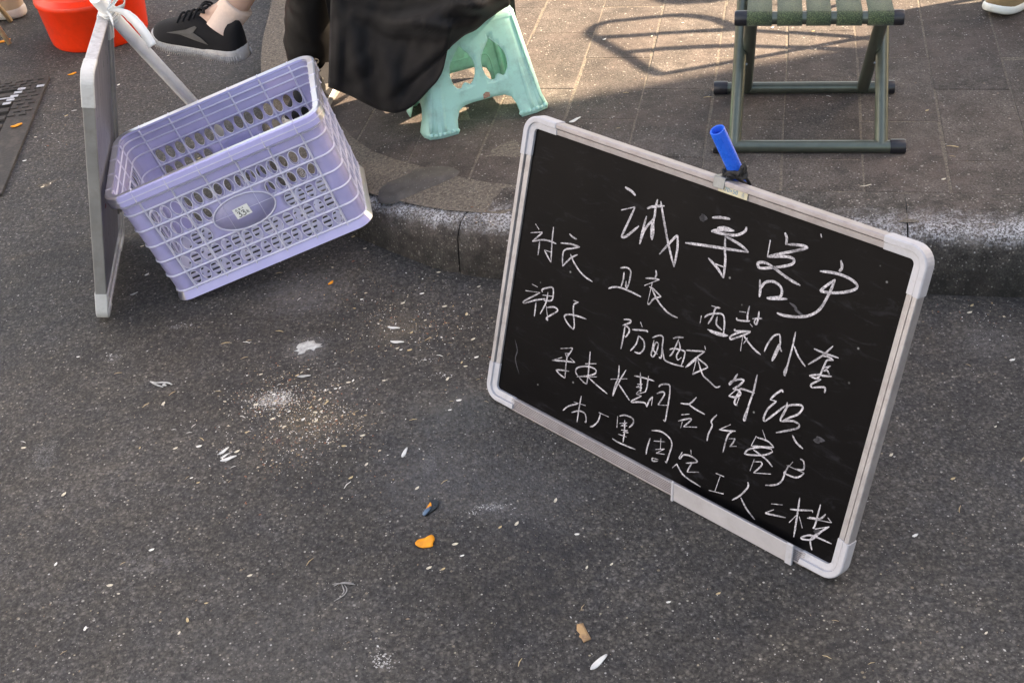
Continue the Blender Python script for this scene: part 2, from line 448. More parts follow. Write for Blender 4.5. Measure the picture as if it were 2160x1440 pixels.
# pen strokes of the board, in tenths of a millimetre on the board: (row, width in px, strokes)
WRITING = [
    ('title', 8.5, '''1910 4146,1965 4134,2010 4128,2073 4108,2128 4076
1914 3786,2158 3909,2075 3625,2003 3386,2095 3426,2288 3649
2375 3950,2460 4004,2676 4083
2532 4140,2522 4014,2531 3845,2454 3725,2392 3589,2363 3385,2370 3582,2393 3840
2531 3845,2537 3751,2566 3645,2567 3520,2527 3632,2514 3821
2592 4130,2707 3881,2860 3567,3044 3252,3039 3530,2998 3735,2932 3648,2745 3351
3511 4163,3654 4208,3807 4233
4090 4208,4081 4138,3968 4048,3811 4003,3542 3966,3638 4015,3912 4090,3748 4087,3630 4044,3689 4022
3153 3666,3490 3735,4211 3871,4039 3933,3787 3971,3830 3772,3874 3620,3902 3376,3781 3476,3583 3578
3713 3531,3874 3535
4501 4147,4515 3905,4676 3998,4936 4138,5088 4224,4991 4227,4770 4172
4693 4316,4741 4252,4750 4157
4515 3905,4758 3990,4881 4013,4928 3984,4895 3920,4721 3825,4465 3719,4404 3735,4399 3779,4502 3814,4629 3793,4909 3717,5104 3687
4478 3558,4518 3434,4535 3310
4527 3437,4571 3545,4699 3599,4818 3568,4860 3482,4827 3415,4644 3340,4740 3362,4962 3437
5592 4217,5635 4127,5605 4065
5336 3976,5560 4023,5746 4026,5885 3988,5902 3925,5796 3843,5630 3766,5452 3721,5430 3748,5582 3943,5546 3727,5476 3488,5360 3346,5188 3254,4984 3197,4855 3190
5218 4467,5242 4422'''),
    ('line1', 6.0, '''286 3054,378 2987
211 2879,435 2961,440 2938,273 2751,485 2846,634 2874,775 2874
429 2797,435 2678,436 2566
666 3120,684 2880,728 2542,634 2622,554 2696,707 2707
1003 3117,1084 3086,1173 3079
861 2914,1072 2967,1256 2978,1132 2917,949 2807,975 2559,1107 2740,1235 2843
1093 2805,1206 2684,1406 2563,1613 2519
2091 2912,2209 2960,2293 2927,2304 2796,2287 2664,2257 2663,2243 2755
2176 2877,2185 2754,2167 2621
1940 2521,2034 2580,2180 2616,2379 2619,2567 2608
2739 3099,2765 3033,2749 2985
2584 2916,2715 2958,2834 2981,2588 2799
2719 2893,2706 2552,2740 2555,2805 2665,2924 2737,2762 2803,2680 2812
2729 2801,2901 2642,3103 2544,3284 2530'''),
    ('line2', 6.0, '''406 2055,535 2050
290 1901,607 1976,298 1718,306 1679,509 1805,737 1919
552 1789,558 1666,562 1540
655 2003,635 2038,738 2110,847 2148,879 2053,865 1934,706 1877
664 1955,900 2015
764 2043,761 1865,677 1630
773 1807,859 1578,825 1617,1011 1791,1001 1839,923 1841,791 1782
1305 2093,1417 2103,1331 2031,1347 1894,1406 1711,1403 1627,1293 1668,1186 1752,1212 1813,1379 1865,1624 1891
2332 2149,2442 2185,2462 2148,2330 2049
2363 2062,2448 2054,2473 1994,2426 1886,2398 1906
2378 2048,2384 1860,2380 1667
2642 2226,2697 2158
2519 2051,2660 2095,2791 2131,2801 2109
2658 2005,2644 1861,2561 1708
2670 2000,2774 1951,2799 1842,2741 1740,2640 1723'''),
    ('line3', 5.5, '''2910 2063,3017 2143,3096 2144,3117 2006,3136 1827,3092 1819
2950 2039,2952 1882,2947 1801,2989 1768,3033 1875,3046 2018,2990 2015,2973 1890,3063 1847
3121 1988,3171 1870,3219 1811,3365 1810,3557 1845
3275 2194,3352 2243,3454 2277
3378 2224,3323 1989,3276 1902
3253 2001,3331 2051,3501 2079,3530 2052,3531 1955,3512 1850
3387 2189,3432 2091,3397 1960,3434 1897,3488 1967
3837 2292,3864 2241
3539 2104,3701 2158,3861 2211,3711 2027,3591 1843,3684 1958,3748 2052,3736 1785,3797 1849,3967 1995,3905 2028,3744 2069
3772 2042,3904 1854,4024 1807,4164 1759,4237 1805'''),
    ('line4', 6.0, '''3806 2915,3959 2934,3882 2906,3863 2769,3813 2628
3675 2714,3680 2587
3731 2701,3789 2769,3901 2829,4020 2855,4076 2755,4103 2561
3940 2797,3942 2705,3974 2661,4065 2630
3821 2550,3947 2557,4068 2575,4180 2587,4056 2542,3867 2536
4273 2998,4379 3024
4415 3137,4413 3009,4432 2916
4254 2896,4275 2867,4381 2892,4474 2927
4581 3112,4590 3021,4586 2920,4545 2923,4558 2991,4652 3030
4503 2970,4556 2999
4483 2890,4535 2859
4270 2726,4286 2701,4520 2785,4348 2701,4229 2600,4217 2548,4258 2564,4414 2680,4523 2773
4414 2680,4432 2446
4421 2692,4510 2625,4650 2550,4759 2516
4497 2675,4453 2566
4803 2578,4829 2712,4891 2854,4973 2916,5004 2834,5016 2749,4983 2572,4953 2496,4961 2582,4999 2778,5033 2719,5068 2682
5202 3036,5210 2825,5204 2587,5204 2365,5178 2413,5195 2511
5231 2833,5335 2712,5469 2618
5529 2910,5697 2910,5911 2924
5789 3051,5672 2864,5501 2662
5656 2857,5761 2882,5848 2864,5757 2827,5732 2710,5687 2531,5558 2517,5674 2579,5762 2598,5882 2638
5749 2717,5829 2776,5745 2662,5793 2691,5842 2648
5680 2519,5742 2535,5623 2414,5636 2365,5804 2444,5837 2423,5839 2369'''),
    ('line5', 6.5, '''4471 2102,4426 1973,4377 1877,4393 1940,4516 2029,4602 2055,4538 1944,4447 1849,4555 1875,4588 1908,4807 1933
4499 1851,4407 1717,4524 1747,4589 1822,4557 1866,4523 1670,4564 1630,4581 1771
4780 2213,4782 1951,4760 1714,4760 1469,4732 1482,4750 1672
5237 2124,5203 2141,5121 2038,5067 1940,5172 1957,5065 1789,5037 1626,5066 1591,5191 1769,5320 1956
5333 2017,5338 1926,5297 1740,5317 1702,5434 1819,5543 1922,5582 2031,5528 2054,5373 1978,5337 1889,5311 1765
5317 1702,5482 1784,5600 1780,5563 1698,5278 1508
5531 1584,5614 1505,5739 1459'''),
    ('line6', 5.5, '''1207 1217,1454 1324,1431 1253,1369 1123,1319 1177,1390 1205,1362 1152
1273 1085,1078 954,1321 1040,1551 1105,1442 1141
1378 1137,1375 1030,1404 766,1296 785,1188 827,1280 864,1464 914
1811 1402,1831 1214,1854 930,1834 848,1686 892
1754 1166,1972 1254
1658 902,1595 961,1627 1048,1809 1142,1969 1155,1983 1088,1842 988,1636 887,2029 1048
1871 969,2059 910,2288 856
2407 1404,2433 1210,2400 1032,2394 863,2403 909,2454 1116,2551 1381
2297 1117,2604 1250
2456 1107,2598 1012,2725 925
2724 1350,2891 1389,3105 1417
2819 1450,2889 1195,2876 1149
2981 1456,2991 1258,2976 1171
2807 1243,2904 1283,2796 1187,2906 1223,2820 1085
2985 1185,2822 1075,2925 1088,2769 940,2776 912,2892 972,3014 1004,3060 958,3080 1073,3129 1165,3139 1017
3199 1356,3233 1410,3334 1462,3394 1447,3422 1279,3435 983,3438 872,3396 884
3191 1242,3279 1309,3329 1290,3267 1112,3253 1076,3431 1146
3887 1477,3791 1327,3638 1271
3749 1319,3910 1289,4091 1279
3690 1098,3828 1171
3662 981,3845 1102,3875 1085,3774 934,4006 1029
3735 1003,3729 886'''),
    ('line6_end', 5.5, '''4287 1359,4219 1227,4250 1162,4218 1009,4220 894
4545 1312,4376 1155,4514 1197,4648 1251
4601 1230,4535 1112,4522 840
4563 1086,4667 1136,4652 1067,4611 979,4719 1035'''),
    ('line6_tail', 5.5, '''5062 1457,5157 1329
4990 1323,4946 1143,5108 1204,5303 1281,5184 1329,4999 1309
5273 1242,5109 1197,4922 1075,4869 977,4992 1014,5187 1106,5301 1208,5260 1241
4997 1102,5140 1077,5258 1041,5352 990
5045 968,5022 766
5054 933,5164 984,5179 926,5083 764,5355 873
5734 1297,5797 1282,5820 1166,5690 1117
5640 1208,5541 982,5746 1003,5849 1124,5559 1114
5593 1135,5564 993,5547 856,5467 752,5312 669'''),
    ('line7', 5.5, '''1792 608,1791 394,1798 142
1665 447,1911 488
1753 452,1572 332,1473 208
1654 252,1802 344,1929 346,1975 227,1944 213
2188 485,2392 495
2227 476,2207 340,2133 221,2067 175
2561 580,2586 391
2594 598,2701 658,2848 664,2872 591,2811 491
2706 581,2742 387,2755 203
2620 480,2761 553,2651 448,2771 505
2677 389,2799 434,2718 366,2818 404
2636 297,2801 319
2536 174,2690 163,3010 193
3236 495,3216 329,3221 202
3234 628,3401 686,3569 655,3640 565,3629 396,3611 232,3582 254
3310 480,3511 558
3425 580,3456 398
3372 360,3527 441,3396 308,3547 357
3462 224,3340 199,3361 156,3457 195
3983 637,4006 570
3847 533,3807 416,3839 421,3877 500,4002 538,4117 521,4115 483,3948 390
4049 437,4018 331,4001 261,4201 357
3731 206,3798 309,3829 273,3976 177,4286 142'''),
    ('line7_end', 6.0, '''4485 473,4635 483
4568 464,4537 179
4435 156,4691 219
5031 586,5050 510,4968 337,4849 192
4977 301,5106 178,5279 77
5472 440,5650 511
5537 376,5428 273,5457 266,5746 347
5875 742,5901 512,5937 124,5938 270
5777 502,5915 558,6112 650,6120 618
5916 506,5812 297
5939 466,6031 317
6202 792,6202 458,6180 394
6313 694,6245 583,6080 525
6061 502,6428 613,6353 658
6217 401,6410 539,6316 413,6211 228,6072 161,6046 181,6150 262,6246 293,6509 312
6308 396,6222 286,6194 193,6253 72'''),
]

# ------------------------------------------------------------------ more materials
M_ALU = simple('aluminium_rail', (.36, .345, .35), rough=.42, metal=.35, var=.10, scale=25, dirt=(.16, .13, .12), dirt_amt=.4, dscale=40)
M_ALU_PINK = simple('anodised_rail', (.345, .318, .322), rough=.45, metal=.25, var=.10, scale=30, dirt=(.20, .15, .14), dirt_amt=.35, dscale=55)
M_CORNER = simple('grey_corner_plastic', (.43, .43, .465), rough=.5, var=.06, dirt=(.22, .20, .19), dirt_amt=.35, dscale=60)
M_TRAYP = simple('tray_plastic', (.40, .385, .40), rough=.5, var=.08, dirt=(.2, .18, .18), dirt_amt=.4, dscale=30)
def black_panel():
    t = NT('black_writing_surface'); P = t.P(True)
    c = t.mix(t.ramp(t.noise(5, 5, .6, P), [(.3, 0.0), (.75, 1.0)]), (.0022, .0020, .0024), (.0042, .0038, .0044))
    mp = t.n('ShaderNodeMapping'); t.l(P, mp.inputs[0]); mp.inputs['Scale'].default_value = (3.0, 11, 1); mp.inputs['Rotation'].default_value = (0, 0, -.35)
    smear = t.ramp(t.noise(5, 8, .75, mp.outputs[0], 1.2), [(.56, 0.0), (.80, 1.0)])
    c = t.mix(t.math('MULTIPLY', smear, .22), c, (.10, .10, .12))
    v = t.voro(70, vec=P); sp = t.n('ShaderNodeSeparateColor'); t.l(v.outputs['Color'], sp.inputs[0])
    dust = t.math('MULTIPLY', t.ramp(sp.outputs[0], [(.975, 0.0), (.98, 1.0)]), t.ramp(v.outputs['Distance'], [(.08, 1.0), (.16, 0.0)]))
    c = t.mix(t.math('MULTIPLY', dust, .5), c, (.3, .3, .3))
    t.col(c); t.set(rough=t.ramp(t.noise(9, 5, .6, P), [(.3, .30), (.7, .48)]), spec=.07); return t.m
M_BLACK = black_panel()
def chalk_mat():
    t = NT('chalk_marker'); P = t.P(True)
    c = t.mix(t.ramp(t.noise(420, 3, .7, P), [(.34, 0.0), (.62, 1.0)]), (.16, .155, .17), (.62, .59, .63))
    c = t.mix(1.0, c, t.ramp(t.noise(38, 4, .6, P), [(.34, .45), (.56, 1.0)]), 'MULTIPLY')
    t.col(c); t.set(rough=.8, spec=.2); return t.m
M_CHALK = chalk_mat()
M_CHALK_DIM = simple('rubbed_chalk', (.05, .048, .055), rough=.9, var=.5, scale=300)
def back_sheet():
    t = NT('weathered_backing_sheet'); P = t.P(True)
    mp = t.n('ShaderNodeMapping'); t.l(P, mp.inputs[0]); mp.inputs['Scale'].default_value = (1, .12, 1)
    c = t.mix(t.ramp(t.noise(28, 6, .7, mp.outputs[0]), [(.3, 0.0), (.7, 1.0)]), (.15, .15, .175), (.27, .27, .31))
    c = t.mix(t.math('MULTIPLY', t.ramp(t.noise(60, 5, .7, mp.outputs[0]), [(.58, 0.0), (.70, 1.0)]), .7), c, (.10, .075, .065))
    t.col(c); t.set(rough=.45, metal=.35); return t.m
M_BACKSHEET = back_sheet()
M_PVC = simple('white_pvc', (.92, .91, .87), rough=.38, var=.03, dirt=(.5, .47, .42), dirt_amt=.3, dscale=30)
M_RIBBON = simple('white_plastic_tape', (.76, .76, .74), rough=.35, var=.06)
M_BLUE = simple('blue_plastic_pipe', (.0005, .10, .60), rough=.28, var=.06)
M_CORD = simple('black_cord', (.012, .012, .013), rough=.7, bump=.6, bscale=900)
M_STEEL = simple('dull_steel_clip', (.20, .215, .225), rough=.4, metal=.6)
M_LABEL = simple('yellowed_paper_label', (.46, .42, .30), rough=.7, dirt=(.34, .26, .16), dirt_amt=.5, dscale=120)
M_LABELINK = simple('blue_label_ink', (.10, .20, .30), rough=.7)
M_PAPER = simple('white_price_label', (.82, .82, .80), rough=.5, var=.03)
M_INK = simple('black_ink', (.02, .02, .025), rough=.5)
M_MINT = simple('mint_plastic', (.57, .93, .84), rough=.33, var=.045, scale=20, dirt=(.24, .42, .34), dirt_amt=.35, dscale=26)
nt_ = M_MINT.node_tree; pb_ = nt_.nodes['Principled BSDF']; tl_ = nt_.nodes.new('ShaderNodeBsdfTranslucent'); mx_ = nt_.nodes.new('ShaderNodeMixShader'); mx_.inputs[0].default_value = .28
nt_.links.new(pb_.inputs['Base Color'].links[0].from_socket, tl_.inputs[0]); nt_.links.new(pb_.outputs[0], mx_.inputs[1]); nt_.links.new(tl_.outputs[0], mx_.inputs[2]); nt_.links.new(mx_.outputs[0], nt_.nodes['Material Output'].inputs[0])
M_OLIVE = simple('olive_enamelled_steel', (.105, .122, .100), rough=.33, metal=.6, var=.1, spec=.7, dirt=(.10, .10, .08), dirt_amt=.25, dscale=40)
M_CAP = simple('black_rubber_cap', (.013, .013, .017), rough=.35)
def webbing():
    t = NT('olive_webbing'); P = t.P(True)
    c = t.mix(t.ramp(t.voro(420, vec=P).outputs['Distance'], [(.2, 0.0), (.6, 1.0)]), (.085, .125, .055), (.024, .042, .020))
    t.col(c); t.set(rough=.85, sheen=.2); t.bump(t.voro(420, vec=P).outputs['Distance'], .6, .001); return t.m
M_WEB = webbing()
M_BUCKET = simple('orange_red_plastic', (.78, .035, .006), rough=.34, var=.05, spec=.45, dirt=(.50, .03, .008), dirt_amt=.4, dscale=20)
M_IRON = simple('grate_iron', (.045, .040, .037), rough=.7, metal=.3, var=.35, scale=120, bump=.8, bscale=300, dirt=(.13, .11, .09), dirt_amt=.5, dscale=50)
M_WHITEPAINT = simple('flaked_white_paint', (.40, .42, .46), rough=.7, var=.2, scale=80, dirt=(.14, .13, .12), dirt_amt=.7, dscale=90)
M_VOID = simple('painted_pit_dark', (.010, .009, .008), rough=.95)  # near-black colour standing in for the shade below the grate
def cloth(name, c, var=.25, weave=1500, bump=.25, sheen=.25, rough=.85):
    t = NT(name); P = t.P(True)
    cc = t.mix(t.ramp(t.noise(35, 4, .6, P), [(.3, 0.0), (.7, 1.0)]), tuple(x*(1-var) for x in c), tuple(x*(1+var) for x in c))
    v = t.voro(60, vec=P); sp = t.n('ShaderNodeSeparateColor'); t.l(v.outputs['Color'], sp.inputs[0])
    lint = t.math('MULTIPLY', t.ramp(sp.outputs[0], [(.975, 0.0), (.98, 1.0)]), t.ramp(v.outputs['Distance'], [(.04, 1.0), (.10, 0.0)]))
    cc = t.mix(t.math('MULTIPLY', lint, .5), cc, (.3, .28, .25))
    t.col(cc); t.set(rough=rough, spec=.25, sheen=sheen); t.bump(t.noise(weave, 2, .5, P), bump, .0006); return t.m
M_COAT = cloth('black_cotton', (.0105, .0094, .0096), .25, sheen=.04, rough=.75)
M_TROUSER = cloth('black_trouser_cloth', (.0050, .0046, .0046), .15, sheen=.0, rough=.6)
M_KNIT = cloth('black_knit_upper', (.006, .006, .0075), .25, 900, .6, sheen=.02)
M_GREYMARK = cloth('dark_grey_shoe_mark', (.085, .080, .074), .15, sheen=.05)
M_BEIGE = cloth('beige_canvas', (.36, .27, .18), .12)
M_KHAKI = cloth('khaki_canvas', (.22, .15, .075), .15)
M_SOLE = simple('dirty_grey_foam_sole', (.40, .385, .37), rough=.7, var=.12, scale=80, dirt=(.15, .13, .11), dirt_amt=.5, dscale=60)
M_SOLEW = simple('off_white_rubber_sole', (.50, .45, .40), rough=.6, var=.08, dirt=(.30, .25, .2), dirt_amt=.4, dscale=50)
M_TOECAP = simple('white_rubber_toecap', (.72, .74, .70), rough=.4, var=.05)
M_SKIN = simple('skin', (.50, .31, .23), rough=.5, var=.06, scale=30); M_SKIN.node_tree.nodes['Principled BSDF'].inputs['Subsurface Weight'].default_value = .08
M_SOCK = simple('sheer_beige_sock', (.66, .50, .41), rough=.75, var=.05, scale=200, bump=.2, bscale=1200)
M_ORANGE = simple('orange_peel', (.82, .30, .012), rough=.5, var=.12, scale=90, bump=.4, bscale=260)
M_HUSK = simple('pale_seed_husk', (.62, .56, .44), rough=.7, var=.25, scale=300)
M_HUSKW = simple('white_seed_husk', (.76, .74, .69), rough=.7, var=.15, scale=300)
M_TISSUE = simple('trodden_tissue', (.40, .405, .40), rough=.9, var=.35, scale=110)
M_SCRAPW = simple('white_paper_scrap', (.62, .62, .60), rough=.75, var=.08)
M_CARD = simple('brown_card', (.44, .27, .13), rough=.8, var=.12, scale=60, dirt=(.10, .06, .05), dirt_amt=.7, dscale=45)
M_STRAW = simple('dry_straw', (.52, .40, .22), rough=.8, var=.2, scale=200)
M_TWIG = simple('dry_bamboo', (.42, .31, .18), rough=.7, var=.15, scale=60)
M_FIBRE = simple('grey_thread', (.27, .26, .25), rough=.9, var=.2, scale=200)
M_BLKPL = simple('black_plastic_scrap', (.012, .015, .015), rough=.3)
M_BLUEPL = simple('slate_blue_plastic', (.075, .14, .22), rough=.4)
M_RED = simple('crimson_petal', (.25, .02, .035), rough=.7)

# ------------------------------------------------------------------ frames swept round a board
def sweep_closed(path, prof, name, mat, parent):
    """path: list of (x, y, ox, oy) with outward direction; prof: (a outward, z)"""
    m_ = MB(); k = len(prof); v = []
    for x, y, ox, oy in path:
        for a, z in prof: v.append((x+ox*a, y+oy*a, z))
    f = [(i*k+j, i*k+(j+1) % k, (i+1)*k+(j+1) % k, (i+1)*k+j) for i in range(len(path)-1) for j in range(k)]
    f.append(tuple(reversed(range(k)))); f.append(tuple((len(path)-1)*k+j for j in range(k)))
    m_.add(v, f); o = m_.build(name, mat, parent); bevel(o, .0006, 2, 30); return o
def corner_path(cx, cy, sx, sy, r_in, arm):
    """inner-edge path round one corner of a panel whose corner is (cx, cy); sx, sy point outward"""
    P = [(cx, cy-sy*arm, sx, 0), (cx, cy-sy*r_in*1.6, sx, 0)]
    ox, oy = cx-sx*r_in, cy-sy*r_in
    for k in range(9):
        a = math.pi/2*k/8
        P.append((ox+sx*r_in*math.cos(a), oy+sy*r_in*math.sin(a), sx*math.cos(a), sy*math.sin(a)))
    P += [(cx-sx*r_in*1.6, cy, 0, sy), (cx-sx*arm, cy, 0, sy)]
    return P
RAIL = [(0, .0), (0, .0030), (.0086, .0046), (.0090, .0004), (.0104, .0004), (.0107, .0080), (.0170, .0086), (.0182, .0070), (.0182, -.0115), (.0172, -.0128), (0, -.0132)]
RAIL_RIB = [(0, .0), (0, .0040)] + [q_ for k in range(6) for q_ in ((.0012+.0027*k, .0062), (.0012+.0027*k+.0012, .0062), (.0012+.0027*k+.0015, .0030), (.0012+.0027*k+.0024, .0030))] + [(.0176, .0074), (.0188, .0074), (.0190, -.0020), (.0204, -.0020), (.0206, .0035), (.0240, .0025), (.0242, -.012), (0, -.0132)]
CAPP = [(-.0006, .0), (-.0008, .0042), (.0084, .0058), (.0094, .0050), (.0102, .0090), (.0176, .0098), (.0194, .0080), (.0194, -.0128), (.0180, -.0140), (-.0006, -.0146)]
def board_matrix(O, e, up):
    n_ = e.cross(up); M = Matrix((e, up, n_)).transposed().to_4x4(); M.translation = O; return M
def framed_board(t, W_, H_, panel_mat, rib_bottom, arm=.040, rail=None, top_mat=None, side_mat=None, capm=None):
    q = MB(); q.box((W_/2, H_/2, -.007), (W_/2+.004, H_/2+.004, .0065)); q.build('writing_panel', panel_mat, t)
    side_mat = side_mat or M_ALU; top_mat = top_mat or M_ALU
    g = arm-.006
    for nm, pr, mt, pa in (('rail', RAIL, top_mat, [(g, H_, 0, 1), (W_-g, H_, 0, 1)]), ('rail', RAIL_RIB if rib_bottom else RAIL, top_mat, [(W_-g, 0, 0, -1), (g, 0, 0, -1)]),
                           ('rail', RAIL, side_mat, [(0, g, -1, 0), (0, H_-g, -1, 0)]), ('rail', RAIL, side_mat, [(W_, H_-g, 1, 0), (W_, g, 1, 0)])):
        sweep_closed(pa, pr, nm, mt, t)
    for sx, sy in ((-1, -1), (1, -1), (1, 1), (-1, 1)):
        P = corner_path(0 if sx < 0 else W_, 0 if sy < 0 else H_, sx, sy, .008, arm)
        if sx*sy < 0: P = P[::-1]
        sweep_closed(P[::-1], CAPP, 'corner_cap', capm or M_CORNER, t)

def ribbon(m_, pts, wd, z, taper=.45):
    n = len(pts)
    if n < 2: return
    v = []
    for i, p_ in enumerate(pts):
        d = (pts[min(i+1, n-1)]-pts[max(i-1, 0)]);
        if d.length < 1e-9: d = Vector((1, 0, 0))
        d.normalize(); s_ = Vector((-d.y, d.x, 0))
        e_ = min(i, n-1-i)/max(1, n-1)*n
        ww = wd*(taper+(1-taper)*min(1, e_/2.5))*(1+.16*noise.noise(Vector((p_.x*180, p_.y*180, 5))))/2
        v += [(p_.x+s_.x*ww, p_.y+s_.y*ww, z), (p_.x-s_.x*ww, p_.y-s_.y*ww, z)]
    f = [(2*i, 2*i+1, 2*i+3, 2*i+2) for i in range(n-1)]
    m_.add(v, f)

# ================================================================== the chalkboard
BW, BH = .6596, .4569
bE, bU, bO = Vector((.67720, -.73580, 0)), Vector((.2366, .2178, .9469)), Vector((-.0332, 1.7007, .0212))
bU = (bU - bE*bU.dot(bE.normalized())).normalized(); bE.normalize()
MBOARD = board_matrix(bO, bE, bU)
tb = thing('chalkboard', 'black menu style board with handwritten white Chinese characters leaning on a blue pipe', 'chalkboard', MBOARD)
framed_board(tb, BW, BH, M_BLACK, True, .046, top_mat=M_ALU_PINK, side_mat=M_ALU)
zz = .0004
for gi, (nm, wd, txt) in enumerate(WRITING):
    strokes = [[Vector((float(a.split()[0])/10000, float(a.split()[1])/10000, 0)) for a in ln.split(',')] for ln in txt.split('\n')]
    # strokes that touch or nearly touch belong to one character
    par = list(range(len(strokes)))
    def root(a):
        while par[a] != a: a = par[a]
        return a
    dense = [[p_ for a, b in zip(st_[:-1], st_[1:]) for p_ in (a, a.lerp(b, .33), a.lerp(b, .67), b)] for st_ in strokes]
    for a in range(len(strokes)):
        for b in range(a):
            if min((p_-q_).length for p_ in dense[a] for q_ in dense[b]) < (.016 if gi == 0 else .0085): par[root(a)] = root(b)
    groups = {}
    for k in range(len(strokes)): groups.setdefault(root(k), []).append(strokes[k])
    for members in groups.values():
        q = MB()
        for pts in members:
            # keep sharp turns sharp: split at them, smooth in between
            seg = [pts[0]]; runs = []
            for i in range(1, len(pts)):
                seg.append(pts[i])
                if i < len(pts)-1:
                    a = (pts[i]-pts[i-1]); b = (pts[i+1]-pts[i])
                    if a.length > 1e-6 and b.length > 1e-6 and a.normalized().dot(b.normalized()) < -.1: runs.append(seg); seg = [pts[i]]
            runs.append(seg)
            for rr in runs:
                zz += .000003
                ribbon(q, spline(rr, 5), wd*.00045, zz)
        q.build('chalk_character', M_CHALK, tb)
for (x, y, L, a, wd) in [(.022, .10, .06, -1.25, .002), (.21, .415, .0, 0, 0), (.50, .34, .03, -.4, .004),  (.62, .035, .01, .6, .006), (.585, .165, .016, .4, .008), (.33, .41, .012, .2, .01)]:
    if L: q = MB(); ribbon(q, spline([Vector((x+math.cos(a)*L*t_+.004*math.sin(t_*7), y+math.sin(a)*L*t_, 0)) for t_ in (0, .3, .6, 1)], 4), wd, .0003, .1); q.build('rubbed_chalk_mark', M_CHALK_DIM, tb)
# the size sticker and the metal clip on the top rail
q = MB(); q.box((.3795, BH+.0063, .00615), (.0245, .0052, .0004)); st = q.build('size_sticker', M_LABEL, tb); bevel(st, .0003)
def text_part(txt, size, M, mat, parent, name, ext=.00015, font=None):
    cu = bpy.data.curves.new(name, 'FONT'); cu.body = txt; cu.size = size; cu.extrude = ext; cu.align_x = 'CENTER'; cu.align_y = 'CENTER'; cu.resolution_u = 3
    tmp = bpy.data.objects.new('tmp', cu); COL.objects.link(tmp)
    dg = bpy.context.evaluated_depsgraph_get(); me = bpy.data.meshes.new_from_object(tmp.evaluated_get(dg)); bpy.data.objects.remove(tmp)
    me.name = name; me.transform(M); me.materials.clear(); me.materials.append(mat)
    o = bpy.data.objects.new(name, me); COL.objects.link(o); o.parent = parent; return o
text_part('70×50', .0088, Matrix.Translation((.3765, BH+.0066, .0069)), M_LABELINK, st, 'printed_size')
q = MB()
ribbon(q, [Vector((.3945, BH+.0090, 0)), Vector((.3990, BH+.0092, 0))], .0008, .0069); ribbon(q, [Vector((.3940, BH+.0072, 0)), Vector((.3995, BH+.0070, 0))], .0008, .0069)
ribbon(q, [Vector((.3968, BH+.0108, 0)), Vector((.3966, BH+.0030, 0))], .0008, .00695); ribbon(q, [Vector((.3966, BH+.0070, 0)), Vector((.3942, BH+.0038, 0))], .0008, .00695); ribbon(q, [Vector((.3966, BH+.0070, 0)), Vector((.3992, BH+.0036, 0))], .0008, .00695)
q.build('printed_size', M_LABELINK, st)
q = MB(); q.box((.3555, BH+.013, .0083), (.0095, .0078, .0009)); q.box((.3555, BH+.0212, -.004), (.0095, .0008, .0125)); q.box((.3555, BH+.013, -.0172), (.0095, .0078, .0008))
cl = q.build('hanging_clip', M_STEEL, tb); bevel(cl, .0006)
# pen tray hooked over the bottom rail
q = MB()
tx0, tx1 = .392, .594
prof = [(-.0225, .0085), (.0075, .0165), (.0088, .0175), (.0078, .0190), (-.0245, .0105), (-.0255, -.010), (-.0235, -.012), (-.0230, .007)]
v = [(x, a, z) for x in (tx0, tx1) for a, z in prof]; k = len(prof)
q.add(v, [(j, (j+1) % k, k+(j+1) % k, k+j) for j in range(k)]+[tuple(reversed(range(k))), tuple(k+j for j in range(k))])
tr = q.build('pen_tray', M_TRAYP, tb); bevel(tr, .0008)
prof = [(-.0255, .0070), (.0090, .0165), (.0108, .0185), (.0090, .0202), (-.0275, .0110), (-.0285, -.013), (-.0240, -.013), (-.0240, .004)]
for x0, x1 in ((tx1, tx1+.011), (tx0-.004, tx0)):
    q = MB(); v = [(x, a, z) for x in (x0, x1) for a, z in prof]; k = len(prof)
    q.add(v, [(j, (j+1) % k, k+(j+1) % k, k+j) for j in range(k)]+[tuple(reversed(range(k))), tuple(k+j for j in range(k))])
    e_ = q.build('tray_end', M_CORNER, tr); bevel(e_, .0008)

# blue pipe behind, tied with black cord
P1 = Vector((.3484, 1.5507, .4552)); F1 = Vector((.5319, 1.601, .002)); dd = (P1-F1).normalized(); T1 = P1+dd*.102
Mp = Matrix.Translation(F1)
tp = thing('blue_pipe', 'blue plastic pipe propping up the black chalkboard from behind', 'pipe', Mp)
q = MB(); ax = dd; ref = ax.cross(Vector((0, 0, 1))).normalized(); up_ = ax.cross(ref)
v, f = [], []; seg = 28
rings = [(F1, .0108), (T1-dd*.001, .0108), (T1, .0103), (T1, .0086), (T1-dd*.001, .0080), (F1, .0080)]
for c, r_ in rings:
    for k in range(seg): v.append(c+ref*math.cos(6.28319*k/seg)*r_+up_*math.sin(6.28319*k/seg)*r_)
for i in range(len(rings)):
    i2 = (i+1) % len(rings)
    for k in range(seg): f.append((i*seg+k, i*seg+(k+1) % seg, i2*seg+(k+1) % seg, i2*seg+k))
q.add(v, f); o = q.build('pipe', M_BLUE, tp, M=Mp); autosmooth(o, 50)
Mc = Matrix.Translation(P1)
tc = thing('cord', 'black cord knotted round the blue pipe and through the clip of the chalkboard', 'cord', Mc)
def bp(u_, v_, w_=0): return MBOARD @ Vector((u_, v_, w_))
ring = lambda c, r_, ph=0, n=14, tw=0: [c+ref*math.cos(6.28319*k/n+ph)*r_+up_*math.sin(6.28319*k/n+ph)*r_+dd*tw*k/n for k in range(n+1)]
q = MB()
cA = P1+dd*.022
q.tube(ring(cA, .0130, tw=.003), .0019, 8); q.tube(ring(cA+dd*.004, .0133, .6, tw=-.006), .0017, 8)
q.build('cord_turn', M_CORD, tc, True, M=Mc)
q = MB()
